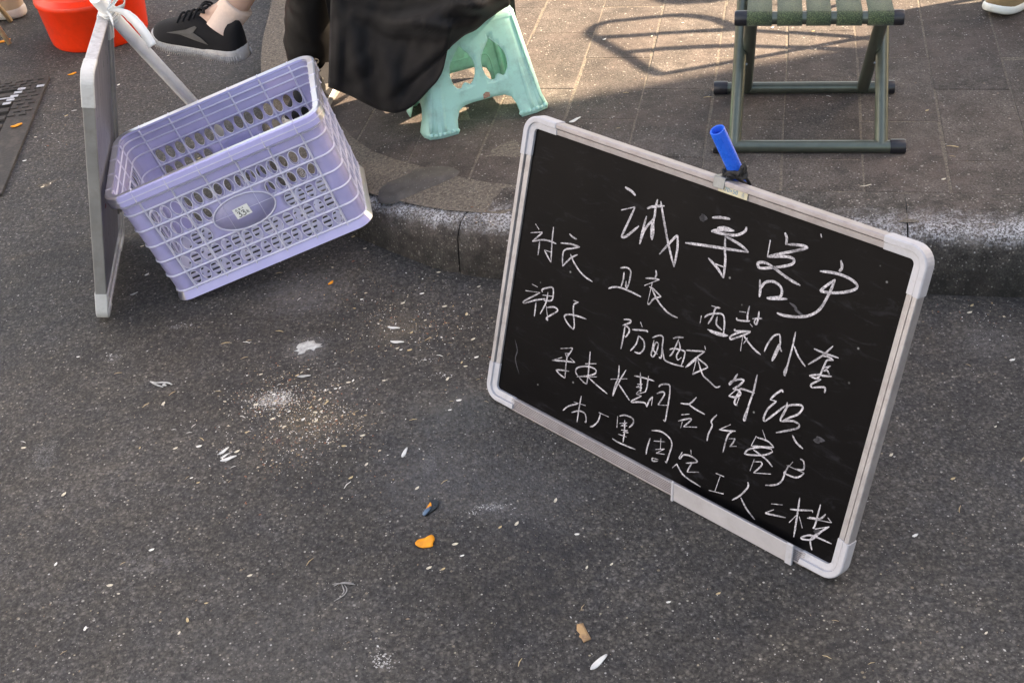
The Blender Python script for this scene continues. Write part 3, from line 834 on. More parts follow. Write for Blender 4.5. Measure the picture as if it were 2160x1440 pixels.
clipc = bp(.3560, BH+.0225, -.002)
front = cA + (CAM_P-cA).normalized()*.016
q.tube(spline([front+bE*.010+Vector((0, 0, .012)), front+bE*.004, (front+clipc)/2+Vector((0, 0, .003)), clipc+Vector((0, 0, .001)), clipc+Vector((0, 0, -.004))-bE*.002], 5), .0034, 8)
q.tube(spline([cA-bE*.017+Vector((0, 0, .008)), cA-bE*.019-Vector((0, 0, .010)), clipc-bE*.003+Vector((0, 0, .008)), clipc], 5), .0026, 8)
q.tube(spline([front+bE*.012, cA+bE*.014-dd*.02, clipc+bE*.012+Vector((0, 0, .004)), clipc+bE*.004], 5), .0024, 8)
q.build('cord_end', M_CORD, tc, True, M=Mc)
q = MB()
kc = front+bE*.009
q.tube([kc+Vector((.006*math.cos(a), .004*math.sin(a*2), .006*math.sin(a))) for a in [k*.6 for k in range(12)]], .0028, 8)
q.tube(spline([kc, kc+bE*.006+Vector((0, 0, .010)), kc+bE*.002+Vector((0, 0, .018))], 4), .0022, 8)
q.build('knot', M_CORD, tc, True, M=Mc)

# ================================================================== the board on the left, seen edge-on
yw, tl, WW, WH = 1.6661, .2173, .34, .5213
wE = Vector((math.cos(yw), math.sin(yw), 0)); wn = Vector((-math.sin(yw), math.cos(yw), 0)); wU = (-wn*math.sin(tl)+Vector((0, 0, 1))*math.cos(tl)).normalized()
wO = Vector((-.7926, 2.0632, .004))
Mw = board_matrix(wO+wE*.02+wU*.02, wE, wU)
tw = thing('display_board', 'grey metal framed board standing edge-on beside the lilac basket', 'board', Mw)
M_ALU_W = simple('grey_side_rail', (.27, .265, .255), rough=.5, metal=.3, var=.12, scale=25, dirt=(.18, .16, .14), dirt_amt=.4, dscale=35)
M_ALU_T = simple('pale_top_rail', (.50, .48, .48), rough=.5, metal=.1, var=.14, scale=90, dirt=(.27, .22, .21), dirt_amt=.5, dscale=70)
M_CORN2 = simple('pale_corner_plastic', (.58, .58, .57), rough=.5, var=.06, dirt=(.34, .33, .32), dirt_amt=.5, dscale=60)
framed_board(tw, WW-.04, WH-.04, M_BACKSHEET, False, .046, top_mat=M_ALU_T, side_mat=M_ALU_W, capm=M_CORN2)
q = MB(); rnd = random.Random(3)
for k in range(70):
    x, y = rnd.uniform(.02, WW-.06), rnd.uniform(.03, WH-.07); a = rnd.uniform(-.4, .4); L = rnd.uniform(.006, .02)
    ribbon(q, [Vector((x, y, 0)), Vector((x+L*math.sin(a), y+L*math.cos(a)*.6, 0))], rnd.uniform(.002, .006), .0003)
q.build('ink_mark', M_INK, tw)['kind'] = 'stuff'
q = MB(); q.box((.11, .17, .0004), (.004, .004, .0003)); q.build('red_dot', M_RED, tw)

# white pipe tied to its top
F2 = G(505, 325) + Vector((0, 0, .002)); F2.z = gz(F2.x, F2.y)+.002
P2 = wO + wE*(WW*.80) + wU*(WH+.012) + wn*(-.006)
d2 = (P2-F2).normalized(); T2 = P2+d2*.045
Ms = Matrix.Translation(F2)
ts = thing('white_pipe', 'white plastic pipe tied to the edge-on board and running behind the lilac basket', 'pipe', Ms)
q = MB(); q.tube([F2, F2.lerp(T2, .5), T2-d2*.0015, T2], [.0130, .0130, .0130, .0122], 24); o = q.build('pipe', M_PVC, ts, M=Ms); autosmooth(o, 50)
Mr = Matrix.Translation(P2)
tr_ = thing('white_tape', 'white plastic tape tied in a bow round the white pipe on the edge-on board', 'tape', Mr)
r2 = d2.cross(Vector((0, 0, 1))).normalized(); u2 = d2.cross(r2)
def strip(name, pts, wd, side, par, M, th=.0008, mat=None):
    pts = spline(pts, 5); n = len(pts); v = []
    for i, p_ in enumerate(pts):
        w_ = wd(i/(n-1)) if callable(wd) else wd
        sd = side if not callable(side) else side(i/(n-1))
        v += [p_+sd*w_/2+Vector((0, 0, .0006*math.sin(i*2.1))), p_, p_-sd*w_/2+Vector((0, 0, .0006*math.cos(i*1.7)))]
    f = [(3*i+j, 3*i+j+1, 3*i+4+j, 3*i+3+j) for i in range(n-1) for j in (0, 1)]
    o = obj(name, v, f, mat or M_RIBBON, par, True, M); solid(o, th); return o
q = MB()
for k in range(5):
    c = P2-d2*(.002+.006*k)
    q.tube([c+(r2*math.cos(a)+u2*math.sin(a))*(.0142+.0006*math.sin(k*2+a*3))+d2*.004*math.sin(a+k) for a in [6.2832*i/16 for i in range(17)]], .0030, 6)
q.build('tape_turn', M_RIBBON, tr_, True, M=Mr)
tocam = (CAM_P-P2).normalized(); K0 = P2+tocam*.017
rt = CAM_R; ut = CAM_U
strip('bow_loop', [K0, K0+rt*.012+ut*.012, K0+rt*.024+ut*.026+tocam*.008, K0+rt*.034+ut*.020, K0+rt*.030+ut*.006, K0+rt*.012+ut*.001, K0], lambda t: .010+.012*math.sin(t*3.14), ut*.5+tocam*.8, tr_, Mr)
strip('bow_loop', [K0, K0+rt*.004+ut*.016, K0+rt*.010+ut*.034, K0+rt*.022+ut*.030, K0+rt*.012+ut*.012, K0], lambda t: .010+.010*math.sin(t*3.14), rt*.5+tocam*.8, tr_, Mr)
strip('tape_end', [K0, K0+rt*.028-ut*.002, K0+rt*.050-ut*.018, K0+rt*.070-ut*.042+tocam*.002, K0+rt*.086-ut*.068], lambda t: .009+.010*min(1, t*2.2), (rt*.75+ut*.55+tocam*.3).normalized(), tr_, Mr)
strip('tape_end', [K0-ut*.002, K0+rt*.006-ut*.010, K0+rt*.010-ut*.022+tocam*.003, K0+rt*.012-ut*.032], lambda t: .008-.007*t, rt, tr_, Mr)

# ================================================================== lilac basket
def lilac(name, c, transp, trl, gl=.25):
    t = NT(name); t.t.nodes.remove(t.b); out = t.t.nodes['Material Output']
    P = t.P(True)
    cc = t.mix(t.ramp(t.noise(16, 4, .6, P), [(.3, 0.0), (.7, 1.0)]), tuple(x*.93 for x in c), tuple(min(1, x*1.06) for x in c))
    df = t.n('ShaderNodeBsdfDiffuse'); t.l(cc, df.inputs[0])
    tn = t.n('ShaderNodeBsdfTranslucent'); t.l(cc, tn.inputs[0])
    tp_ = t.n('ShaderNodeBsdfTransparent'); tp_.inputs[0].default_value = tuple(min(1, x*1.15) for x in c)+(1,)
    gs = t.n('ShaderNodeBsdfGlossy'); gs.inputs['Roughness'].default_value = .32
    m1 = t.n('ShaderNodeMixShader'); m1.inputs[0].default_value = trl; t.l(df.outputs[0], m1.inputs[1]); t.l(tn.outputs[0], m1.inputs[2])
    m2 = t.n('ShaderNodeMixShader'); m2.inputs[0].default_value = transp; t.l(m1.outputs[0], m2.inputs[1]); t.l(tp_.outputs[0], m2.inputs[2])
    fr = t.n('ShaderNodeFresnel'); fr.inputs[0].default_value = 1.48
    m3 = t.n('ShaderNodeMixShader'); t.l(t.math('MULTIPLY', fr.outputs[0], .9), m3.inputs[0]); t.l(m2.outputs[0], m3.inputs[1]); t.l(gs.outputs[0], m3.inputs[2])
    t.l(m3.outputs[0], out.inputs[0]); return t.m
M_LIL = lilac('lilac_translucent_plastic', (.70, .68, 1.0), .42, .36)
M_LILM = lilac('lilac_rim_plastic', (.68, .665, 1.0), .12, .38)
M_LILR = lilac('lilac_thick_plastic', (.84, .835, 1.0), .04, .35)
bl, bwv = Vector((-.466, 2.261, .059)), Vector((.030, -.263, .118))
Mbk = Matrix.Translation(bl) @ Matrix.Rotation(bwv.length, 4, bwv.normalized())
tk = thing('lilac_basket', 'translucent lilac plastic basket tipped between the road and the kerb', 'basket', Mbk)
KH = .262; TLh, TWh, BLh, BWh, RC = .2085, .128, .2050, .1190, .024
def half(v): t = v/KH; return BLh+(TLh-BLh)*t, BWh+(TWh-BWh)*t
def wallpt(side, u, v, off=0):
    """side 0 front(-y) 1 right(+x) 2 back 3 left; u from -1..1 straight, beyond it runs round the corner"""
    L_, W_ = half(v); a = (L_ if side % 2 == 0 else W_)-RC; b = (W_ if side % 2 == 0 else L_)
    if abs(u) <= 1: x, y = u*a, -(b+off)
    else:
        an = (abs(u)-1)*math.pi/2; sg = 1 if u > 0 else -1
        x = sg*(a+(RC+off)*math.sin(an)); y = -(b-RC)-(RC+off)*math.cos(an)
    c, s_ = [(1, 0), (0, 1), (-1, 0), (0, -1)][side]
    return Vector((x*c-y*s_, x*s_+y*c, v))
ROWS = [.063*KH+.148*KH*k for k in range(6)]
PLV = ROWS[0]+.148*KH*2.9
def basket_wall(side, name):
    lng = side % 2 == 0; a0 = (BLh+TLh)/2-RC if lng else (BWh+TWh)/2-RC
    ncell = 5 if lng else 3; cw = .066 if lng else .060
    umax = 1.5; U = lambda m_: m_/a0    # metres -> u
    outl = []
    nu = 40
    us = [-umax+2*umax*k/nu for k in range(nu+1)]
    outl = [(u_*a0, 0) for u_ in us]+[(u_*a0, KH) for u_ in reversed(us)]
    holes = []
    for r_ in range(5):
        vc = ROWS[r_]+.074*KH
        for c_ in range(ncell*3):
            uc = (c_-(ncell*3-1)/2)*cw/3
            if lng and (uc/.071)**2+((vc-PLV)/.052)**2 < 1: continue
            rx, ry = (.0089, .0158) if lng else (.0080, .0155)
            holes.append([(uc+rx*math.cos(6.28319*k/14), vc+ry*math.sin(6.28319*k/14)) for k in range(14)])
    grid = []
    for k in range(25):
        for j in range(9): grid.append((-1.48*a0+2.96*a0*k/24, KH*(j+.5)/9))
    V, F = panel(outl, holes, grid)
    vv = [wallpt(side, U(p_.x) if abs(p_.x) <= a0 else (1+(abs(p_.x)-a0)/a0)*(1 if p_.x > 0 else -1), p_.y) for p_ in V]
    o = obj(name, vv, F, M_LIL, tk, True); solid(o, .0016, 0)
    # moulded ribs
    q = MB()
    for v_ in ROWS+[KH*.88, KH*.94]:
        pts = [wallpt(side, -1.5+3*k/30, v_, .0016) for k in range(31)]
        q.tube(pts, .0022, 4, True); q.tube([wallpt(side, -1.5+3*k/30, v_, -.0016) for k in range(31)], .0019, 4, True)
    for c_ in range(ncell+1):
        um = (c_-ncell/2)*cw
        q.tube([wallpt(side, U(um), v_, .0016) for v_ in (0.002, KH*.3, KH*.6, KH*.955)], .0022, 4, True); q.tube([wallpt(side, U(um), v_, -.0016) for v_ in (0.002, KH*.3, KH*.6, KH*.985)], .0021, 4, True)
    for h_ in holes:   # raised lips of the holes
        pts = [wallpt(side, U(x*1.0), y, .0012) for x, y in h_]; pts.append(pts[0]); q.tube(pts, .0009, 3, False)
    q.build('moulded_rib', M_LILR, o)
    return o
ws = [basket_wall(0, 'side_wall'), basket_wall(1, 'end_wall'), basket_wall(2, 'side_wall'), basket_wall(3, 'end_wall')]
# oval plates
for sd in (0, 2):
    vc = PLV; a0 = (BLh+TLh)/2-RC
    pts = [(.063*math.cos(6.28319*k/40), vc+.037*math.sin(6.28319*k/40)) for k in range(40)]
    v = [wallpt(sd, x/a0, y, .0028) for x, y in pts]+[wallpt(sd, 0, vc, .0028)]
    o = obj('oval_plate', v, [(k, (k+1) % 40, 40) for k in range(40)], M_LIL, tk, True); solid(o, .0012)
    q = MB(); rp = [wallpt(sd, x/a0, y, .0034) for x, y in pts]; q.tube(rp+[rp[0], rp[1]], .0018, 6, False); q.build('plate_rim', M_LILR, o, True)
# rim: rolled lip with a skirt, and the foot
def perim(v, off, n=8):
    L_, W_ = half(v); out = []
    for cx, cy, a0 in ((1, -1, -90), (1, 1, 0), (-1, 1, 90), (-1, -1, 180)):
        for k in range(n+1):
            a = R(a0+90*k/n); out.append(Vector((cx*(L_-RC)+(RC+off)*math.cos(a), cy*(W_-RC)+(RC+off)*math.sin(a), v)))
    return out
def ring_sweep(prof, name, mat, par, close=True):
    rings = [perim(min(KH, max(0, v_)), off) for off, v_ in prof]; n = len(rings[0]); v, f = [], []
    for (off, v_), r_ in zip(prof, rings):
        for p_ in r_: v.append((p_.x, p_.y, v_))
    k = len(prof)
    for i in range(k if close else k-1):
        i2 = (i+1) % k
        for j in range(n): f.append((i*n+j, i*n+(j+1) % n, i2*n+(j+1) % n, i2*n+j))
    o = obj(name, v, f, mat, par); autosmooth(o, 35); return o
rim = ring_sweep([(-.0012, KH-.004), (-.0008, KH), (.0100, KH+.0012), (.0135, KH-.001), (.0148, KH-.022), (.0136, KH-.0222), (.0122, KH-.003), (.0020, KH-.003)], 'rim', M_LILM, tk)
ring_sweep([(.0138, KH-.0105), (.0150, KH-.0100), (.0152, KH-.0118), (.0140, KH-.0124)], 'rim_line', M_LILR, rim)
q = MB()
for sd, nn, cw in ((0, 6, .066), (2, 6, .066), (1, 4, .060), (3, 4, .060)):
    for c_ in range(nn):
        um = (c_-(nn-1)/2)*cw; a0 = (TLh if sd % 2 == 0 else TWh)-RC
        q.tube([wallpt(sd, um/a0, KH-.003, .0128), wallpt(sd, um/a0, KH-.0225, .0152)], .0013, 4); q.tube([wallpt(sd, um/a0, KH+.0004, -.0005), wallpt(sd, um/a0, KH+.0008, .0125)], .0012, 4)
q.build('rim_rib', M_LILR, rim)['kind'] = 'stuff'
foot = ring_sweep([(-.001, .0125), (.0012, .0135), (.0070, .0015), (.0085, -.0030), (.0070, -.0038), (.0052, .0010), (0, .011)], 'foot_rim', M_LILM, tk)
# floor with slots
outl = [(-BLh+.002, -BWh+.012), (-BLh+.012, -BWh+.002), (BLh-.012, -BWh+.002), (BLh-.002, -BWh+.012), (BLh-.002, BWh-.012), (BLh-.012, BWh-.002), (-BLh+.012, BWh-.002), (-BLh+.002, BWh-.012)]
holes = []
for i in range(9):
    for j in range(10):
        x, y = (i-4)*.042, (j-4.5)*.0215
        holes.append([(x-.0165, y-.0052), (x+.0165, y-.0052), (x+.0165, y+.0052), (x-.0165, y+.0052)])
V, F = panel(outl, holes); o = obj('floor', [(p_.x, p_.y, .010) for p_ in V], F, M_LILR, tk); solid(o, .002)
# price label on the near plate
a0 = (BLh+TLh)/2-RC
def lab(x, y, w_): return wallpt(0, x/a0, PLV+y, w_)
ca, sa = math.cos(.06), math.sin(.06)
def labp(x, y, w_): return lab(-.004+x*ca-y*sa, .002+x*sa+y*ca, w_)
th_ = tag(obj('price_label', [labp(x, y, .0046) for x, y in ((-.016, -.0115), (.016, -.0115), (.016, .0115), (-.016, .0115))], [(0, 1, 2, 3)], M_PAPER, tk), 'white rounded price label reading 33'); solid(th_, .0003)
q = MB()
def pen(pts, w_=.00042): q.tube([labp(x, y, .0052) for x, y in [(p_.x, p_.y) for p_ in spline([Vector((a, b, 0)) for a, b in pts], 4)]], w_, 4)
for ox in (-.0105, -.0015): pen([(ox, .0010), (ox+.0030, .0024), (ox+.0055, .0010), (ox+.0042, -.0014), (ox+.0022, -.0022), (ox+.0050, -.0034), (ox+.0062, -.0062), (ox+.0032, -.0090), (ox-.0004, -.0080)], .00075)
pen([(.0078, -.0010), (.0108, -.0006)]); pen([(.0070, -.0034), (.0118, -.0030)]); pen([(.0086, -.0034), (.0080, -.0070)]); pen([(.0104, -.0032), (.0102, -.0066), (.0122, -.0064)])
pen([(-.0105, .0080), (-.0088, .0090), (-.0075, .0070), (-.0090, .0050), (-.0106, .0062), (-.0105, .0080)]); pen([(-.0062, .0052), (-.0058, .0050)])
pen([(-.0035, .0085), (-.0018, .0092), (-.0018, .0076), (-.0036, .0062), (-.0020, .0050), (-.0012, .0062), (-.0036, .0080)]); pen([(.0006, .0068), (.0030, .0070)]); pen([(.0048, .0092), (.0048, .0050)])
q.build('handwriting', M_INK, th_)
lb2 = obj('price_label', [wallpt(2, (x)/a0, PLV+y, -.0030) for x, y in ((-.030, .006), (-.012, -.004), (-.005, .010), (-.022, .020))], [(0, 1, 2, 3)], M_PAPER, tk); solid(lb2, .0003)

# ================================================================== mint stool
sw = Vector((-.0243, -.0509, .260)); Mst = Matrix.Translation((-.0232, 2.6184, .1132)) @ Matrix.Rotation(sw.length, 4, sw.normalized())
tst = thing('plastic_stool', 'mint green plastic stool with teardrop cut-outs under the person in black', 'stool', Mst)
SL, SD, SH, sl_, sd_ = .2726, .1972, .2284, .200, .142
def stpt(side, x, z, off=0):
    t = z/SH; L_ = SL/2+(sl_-SL)/2*t; D_ = SD/2+(sd_-SD)/2*t
    flare = .008*max(0, 1-z/.05)**2
    a, b = (L_, D_) if side % 2 == 0 else (D_, L_)
    x2 = x*a; y2 = -(b+off+flare)
    # convex corner posts
    e = abs(x); y2 += .010*max(0, (e-.72)/.28)**2
    c, s_ = [(1, 0), (0, 1), (-1, 0), (0, -1)][side]
    return Vector((x2*c-y2*s_, x2*s_+y2*c, z))
def onion(cx, z0, wx, hz, bump=True):
    P = [(0, 1.0), (.10, .93), (.26, .82), (.42, .68), (.50, .50), (.49, .33), (.40, .16), (.24, .05), (.10, .10), (.03, .12), (-.04, .09), (-.12, .01), (-.26, .02), (-.42, .14), (-.50, .33), (-.51, .50), (-.42, .68), (-.26, .82), (-.10, .93)]
    return [(cx+p_[0]*wx, z0+p_[1]*hz) for p_ in [(q_.x, q_.y) for q_ in spline([Vector((a, b, 0)) for a, b in P], 2, True)]]
def stool_side(side):
    lng = side % 2 == 0; a = (SL if lng else SD)/2
    fw = .50 if lng else .42      # leg inner edge as fraction
    outl = [(-1, 0), (-.80, 0), (-.60, 0), (-fw-.04, .0), (-fw-.02, .030), (-fw+.03, .048), (-fw+.14, .056)] + [(-.2, .058), (0, .058), (.2, .058)] + [(fw-.14, .056), (fw-.03, .048), (fw+.02, .030), (fw+.04, 0), (.60, 0), (.80, 0), (1, 0)]
    outl += [(1, z_) for z_ in (.04, .08, .12, .16, .20)]+[(1, SH)]+[(.5, SH), (0, SH), (-.5, SH)]+[(-1, SH)]+[(-1, z_) for z_ in (.20, .16, .12, .08, .04)]
    outl = [(x*a, z_) for x, z_ in outl]
    holes = [onion(-.043, .094, .066, .090), onion(.043, .094, .066, .090)] if lng else [onion(0, .094, .066, .090)]
    grid = [(a*(-.95+1.9*i/22), SH*(j+.5)/12) for i in range(23) for j in range(12)]
    V, F = panel(outl, holes, grid)
    o = obj('side_panel', [stpt(side, p_.x/a, p_.y) for p_ in V], F, M_MINT, tst, True); solid(o, .0026, 1)
    q = MB()
    for h_ in holes:
        cx = sum(x for x, _ in h_)/len(h_); cz = sum(y for _, y in h_)/len(h_)
        pts = [stpt(side, (cx+(x-cx)*1.07)/a, cz+(y-cz)*1.05, .0012) for x, y in h_]; q.tube(pts+[pts[0]], .0018, 5, False)
    pts = [stpt(side, x, z_, .0010) for x, z_ in [(p_.x, p_.y) for p_ in spline([Vector(c) for c in [(-.60, .004, 0), (-.585, .05, 0), (-.55, .078, 0), (-.42, .086, 0), (0, .086, 0), (.42, .086, 0), (.55, .078, 0), (.585, .05, 0), (.60, .004, 0)]], 4)]]
    q.tube(pts, .0020, 5)
    q.build('moulding', M_MINT, o, True)
    return o
for s_ in range(4): stool_side(s_)
for sx in (-1, 1):
    for sy in (-1, 1):
        q = MB()
        for k, (fx, fr) in enumerate(((.90, .0085), (.76, .0080))):   # fluted post on the long face
            side = 0 if sy < 0 else 2; x = fx*(sx if sy < 0 else -sx)
            q.tube([stpt(side, x, z_, -.0035) for z_ in (.006, .03, .06, .10, .14, .17)], [fr*.95, fr, fr*.97, fr*.9, fr*.7, fr*.2], 10)
        q2_pts = []
        for k in range(7):
            x = (.55+.43*k/6)*(sx if sy < 0 else -sx); side = 0 if sy < 0 else 2
            c = stpt(side, x, .0085, .0020); q.tube([c-Vector((.004, 0, .003)), c, c+Vector((.004, 0, .003))], [.0028, .0056, .0028], 8)
        q.build('leg', M_MINT, tst, True)
top = []
def rrect(L_, W_, r_, z, n=6):
    out = []
    for cx, cy, a0 in ((1, -1, -90), (1, 1, 0), (-1, 1, 90), (-1, -1, 180)):
        for k in range(n+1):
            a = R(a0+90*k/n); out.append((cx*(L_-r_)+r_*math.cos(a), cy*(W_-r_)+r_*math.sin(a), z))
    return out
rg = [rrect(sl_/2+.004, sd_/2+.004, .020, SH-.010), rrect(sl_/2+.0035, sd_/2+.0035, .020, SH-.003), rrect(sl_/2, sd_/2, .019, SH+.0015), rrect(sl_/2-.006, sd_/2-.006, .016, SH+.003), rrect(sl_/2-.03, sd_/2-.03, .014, SH+.0015)]
v = [p_ for r_ in rg for p_ in r_]; n = len(rg[0]); f = [(i*n+j, i*n+(j+1) % n, (i+1)*n+(j+1) % n, (i+1)*n+j) for i in range(4) for j in range(n)]+[tuple(4*n+j for j in range(n))]
obj('seat', v, f, M_MINT, tst, True)
# brown scuffed sticker left on the rail
c = [stpt(0, x, z_, .0042) for x, z_ in ((-.02, .060), (.10, .062), (.105, .071), (.04, .074), (-.015, .070))]
o = obj('torn_sticker', c, [(0, 1, 2, 3, 4)], simple('torn_sticker_remnant', (.40, .24, .17), rough=.8, var=.5, scale=300), tst); solid(o, .0003)

# ================================================================== folding camp stool
Zc = .12
fb_l, fb_r = G(1507, 309, Zc+.011), G(1908, 309, Zc+.011)
rb_l, rb_r = G(1508, 186, Zc+.011), G(1885, 184, Zc+.011)
Zt = .372
ft_l, ft_r = G(1552, 39, Zt), G(1905, 37, Zt)
Mcs = Matrix.Translation(((fb_l+fb_r+rb_l+rb_r)/4-Vector((0, 0, .011))))
tcs = thing('camp_stool', 'olive green folding camp stool with webbing seat on the pavement', 'folding stool', Mcs)
cdx = (fb_r-fb_l).normalized(); cdy = Vector((-cdx.y, cdx.x, 0))
zr = (rb_l.z)
ft_l.z = ft_r.z = Zt
fb_mid = (fb_l+fb_r)/2; rb_mid = (rb_l+rb_r)/2; depth = (rb_mid-fb_mid).dot(cdy)
bt_l = fb_l + cdy*(depth-.015) + Vector((0, 0, Zt-fb_l.z)) + cdx*.028; bt_r = fb_r + cdy*(depth-.015) + Vector((0, 0, Zt-fb_r.z)) - cdx*.0
RT = .0126
def pipe(name, a, b, r_=RT, par=tcs, mat=M_OLIVE, M=Mcs, seg=18):
    q = MB(); q.tube([a, a.lerp(b, .5), b], r_, seg); o = q.build(name, mat, par, M=M); autosmooth(o, 60); return o
def cap_(p_, d, par, M=Mcs):
    q = MB(); q.tube([p_-d*.004, p_, p_+d*.022, p_+d*.026, p_+d*.0262], [RT+.0022, RT+.0026, RT+.0026, RT+.0012, .002], 18); o = q.build('end_cap', M_CAP, par, M=M); autosmooth(o, 40); return o
for a, b in ((fb_l, fb_r), (rb_l, rb_r), (ft_l, ft_r), (bt_l, bt_r)):
    d = (b-a).normalized(); o = pipe('cross_bar', a+d*.02, b-d*.02); cap_(a+d*.024, -d, o); cap_(b-d*.024, d, o)
# outer legs: front bottom bar to back top bar; inner legs: front top bar to rear bottom bar
def on(a, b, t): return a.lerp(b, t)
lo_t = Zt
olb, orb = fb_l+cdx*.040, fb_r-cdx*.045
olt, ort = bt_l+cdx*.022, bt_r-cdx*.045
il_t, ir_t = ft_l+cdx*.030, ft_r-cdx*.038
il_b, ir_b = G(1574, 186, Zc+.011), G(1820, 185, Zc+.011)
for a, b in ((olb, olt), (orb, ort), (il_b, il_t), (ir_b, ir_t)): pipe('leg', a, b, .0132)
for a, b in ((olb.lerp(olt, .5), -1), (orb.lerp(ort, .5), 1)):
    q = MB(); q.tube([a+cdx*b*-.016, a+cdx*b*.0135], .003, 8); q.build('pivot_bolt', M_STEEL, tcs, M=Mcs)
# webbing seat: five bands wrapped round the bars
for px0, px1 in ((1575, 1628), (1639, 1692), (1701, 1753), (1765, 1819), (1831, 1886)):
    A, B = G(px0, 39, Zt+.005), G(px1, 39, Zt+.005)
    fdx = (ft_r-ft_l).normalized(); ta, tb_ = (A-ft_l).dot(fdx), (B-ft_l).dot(fdx)
    v, f = [], []
    ring_ = []
    for k in range(9):
        an = -math.pi/2-.3+ (math.pi*1.15)*k/8     # round the front bar from underneath
        ring_.append((-math.cos(an)*(RT+.002)*1, math.sin(an)*(RT+.002)))
    prof = [(-abs(x) if k < 8 else x, z) for k, (x, z) in enumerate(ring_)]
    prof = [(-(RT+.002)*math.cos(t_), (RT+.002)*math.sin(t_)) for t_ in [R(-100+190*k/10) for k in range(11)]]
    dpt = (((bt_l+bt_r)/2)-((ft_l+ft_r)/2)).dot(cdy)
    prof += [(dpt*.25, RT-.002), (dpt*.5, RT-.005), (dpt*.75, RT-.002), (dpt, RT+.002), (dpt+RT, 0)]
    for x in (ta, (ta+tb_)/2, tb_):
        for y_, z_ in prof: v.append(ft_l+fdx*x+cdy*y_+Vector((0, 0, z_)))
    k = len(prof)
    for i in range(2):
        for j in range(k-1): f.append((i*k+j, i*k+j+1, (i+1)*k+j+1, (i+1)*k+j))
    o = obj('webbing_band', v, f, M_WEB, tcs, True, Mcs); solid(o, .0016, 0)

def GY(px, py, y):
    """point of the vertical plane at depth y that the photograph shows at (px, py)"""
    d = CAM_R*((px-1080)/FOC) - CAM_U*((py-720)/FOC) + CAM_F
    return CAM_P + d*((y-CAM_P.y)/d.y)

# ================================================================== orange bucket
bc = G(213, 72)
tbk = thing('bucket', 'orange red plastic bucket on the road behind the edge-on board', 'bucket', Matrix.Translation(bc))
q = MB(); q.lathe([(0, .012), (.115, .012), (.130, 0), (.1385, .001), (.1410, .006), (.1430, .016), (.1540, .118), (.158, .124), (.1595, .132), (.157, .139), (.146, .145), (.138, .150), (.1355, .158), (.1385, .30), (.140, .318), (.1355, .32), (.1330, .30), (.1290, .16), (.120, .03), (0, .028)], 56)
o = q.build('body', M_BUCKET, tbk); autosmooth(o, 40)
q = MB(); q.lathe([(.1365, .312), (.1475, .312), (.150, .318), (.1475, .325), (.1365, .326)], 56); autosmooth(q.build('rim', M_BUCKET, tbk), 40)
q = MB(); q.tube([(.150*math.cos(a), .150*math.sin(a)*.35+.0, .31-.12*math.sin(a)) for a in [math.pi*k/16 for k in range(17)]], .003, 8); q.build('handle', M_STEEL, tbk, True)

# ================================================================== drain grate
A, B = G(106, 166), G(22, 372); A.z = B.z = 0
gx = (B-A).normalized(); gy = Vector((gx.y, -gx.x, 0))
if gy.x > 0: gy = -gy
Mg = Matrix((gx, gy, Vector((0, 0, 1)))).transposed().to_4x4(); Mg.translation = A
if Mg.to_3x3().determinant() < 0: Mg = Matrix((gx, gy, Vector((0, 0, -1)))).transposed().to_4x4(); Mg.translation = A
SG = 1 if Mg.to_3x3().determinant() > 0 else -1
LG = max(.62, (B-A).length+.1); WG = .62
tg = thing('drain_grate', 'dark cast iron drain grate set in the road at the left edge', 'drain grate', Matrix.Translation(A))
def gp(x, y, z): return A+gx*x+gy*y+Vector((0, 0, z))-A
def gbox(q, x0, x1, y0, y1, z0, z1):
    v = [gp(x, y, z) for x in (x0, x1) for y in (y0, y1) for z in (z0, z1)]
    q.add(v, [(0, 1, 3, 2), (4, 6, 7, 5), (0, 4, 5, 1), (2, 3, 7, 6), (0, 2, 6, 4), (1, 5, 7, 3)])
q = MB(); gbox(q, .03, LG-.03, .05, WG-.03, .0015, .0025); q.build('dark_pit_sheet', M_VOID, tg)  # flat dark sheet in place of the unlit hollow under the bars
for (x0, x1, y0, y1) in ((0, LG, 0, .072), (0, .062, .072, WG), (LG-.05, LG, .072, WG), (.062, LG-.05, WG-.05, WG)):
    q = MB(); gbox(q, x0, x1, y0, y1, .0005, .0075); o = q.build('grate_frame', M_IRON, tg); bevel(o, .0015)
k = 0; x = .086
while x < LG-.06:
    q = MB(); gbox(q, x, x+.022, .074, WG-.052, .001, .0095); o = q.build('grate_bar', M_IRON, tg); bevel(o, .002); x += .050
q = MB(); gbox(q, .064, LG-.052, .30, .33, .001, .0085); q.build('grate_bar', M_IRON, tg)
q = MB()
for i in range(3):
    for j in range(14):
        gbox(q, .006+.019*i, .006+.019*i+.011, .012+.030*j+.015*(i % 2), .012+.030*j+.015*(i % 2)+.018, .007, .0105)
for i in range(8):
    for j in range(2):
        gbox(q, .066+.024*i, .066+.024*i+.012, .010+.030*j+.012*(i % 2), .010+.030*j+.012*(i % 2)+.018, .007, .0105)
o = q.build('raised_stud', M_IRON, tg); bevel(o, .001); o['kind'] = 'stuff'
for i in range(5):
    q = MB(); y0 = .052+.006*i; gbox(q, .066+.022*i, .066+.022*i+.013, y0, y0+.021, .0102, .0112); q.build('painted_stud', M_WHITEPAINT, tg)
q = MB(); gbox(q, .063, .076, .002, .022, .0102, .0112); q.build('painted_stud', M_WHITEPAINT, tg)
q = MB(); gbox(q, .119, .1275, .074, .25, .0096, .0104); q.build('painted_stripe', M_WHITEPAINT, tg)

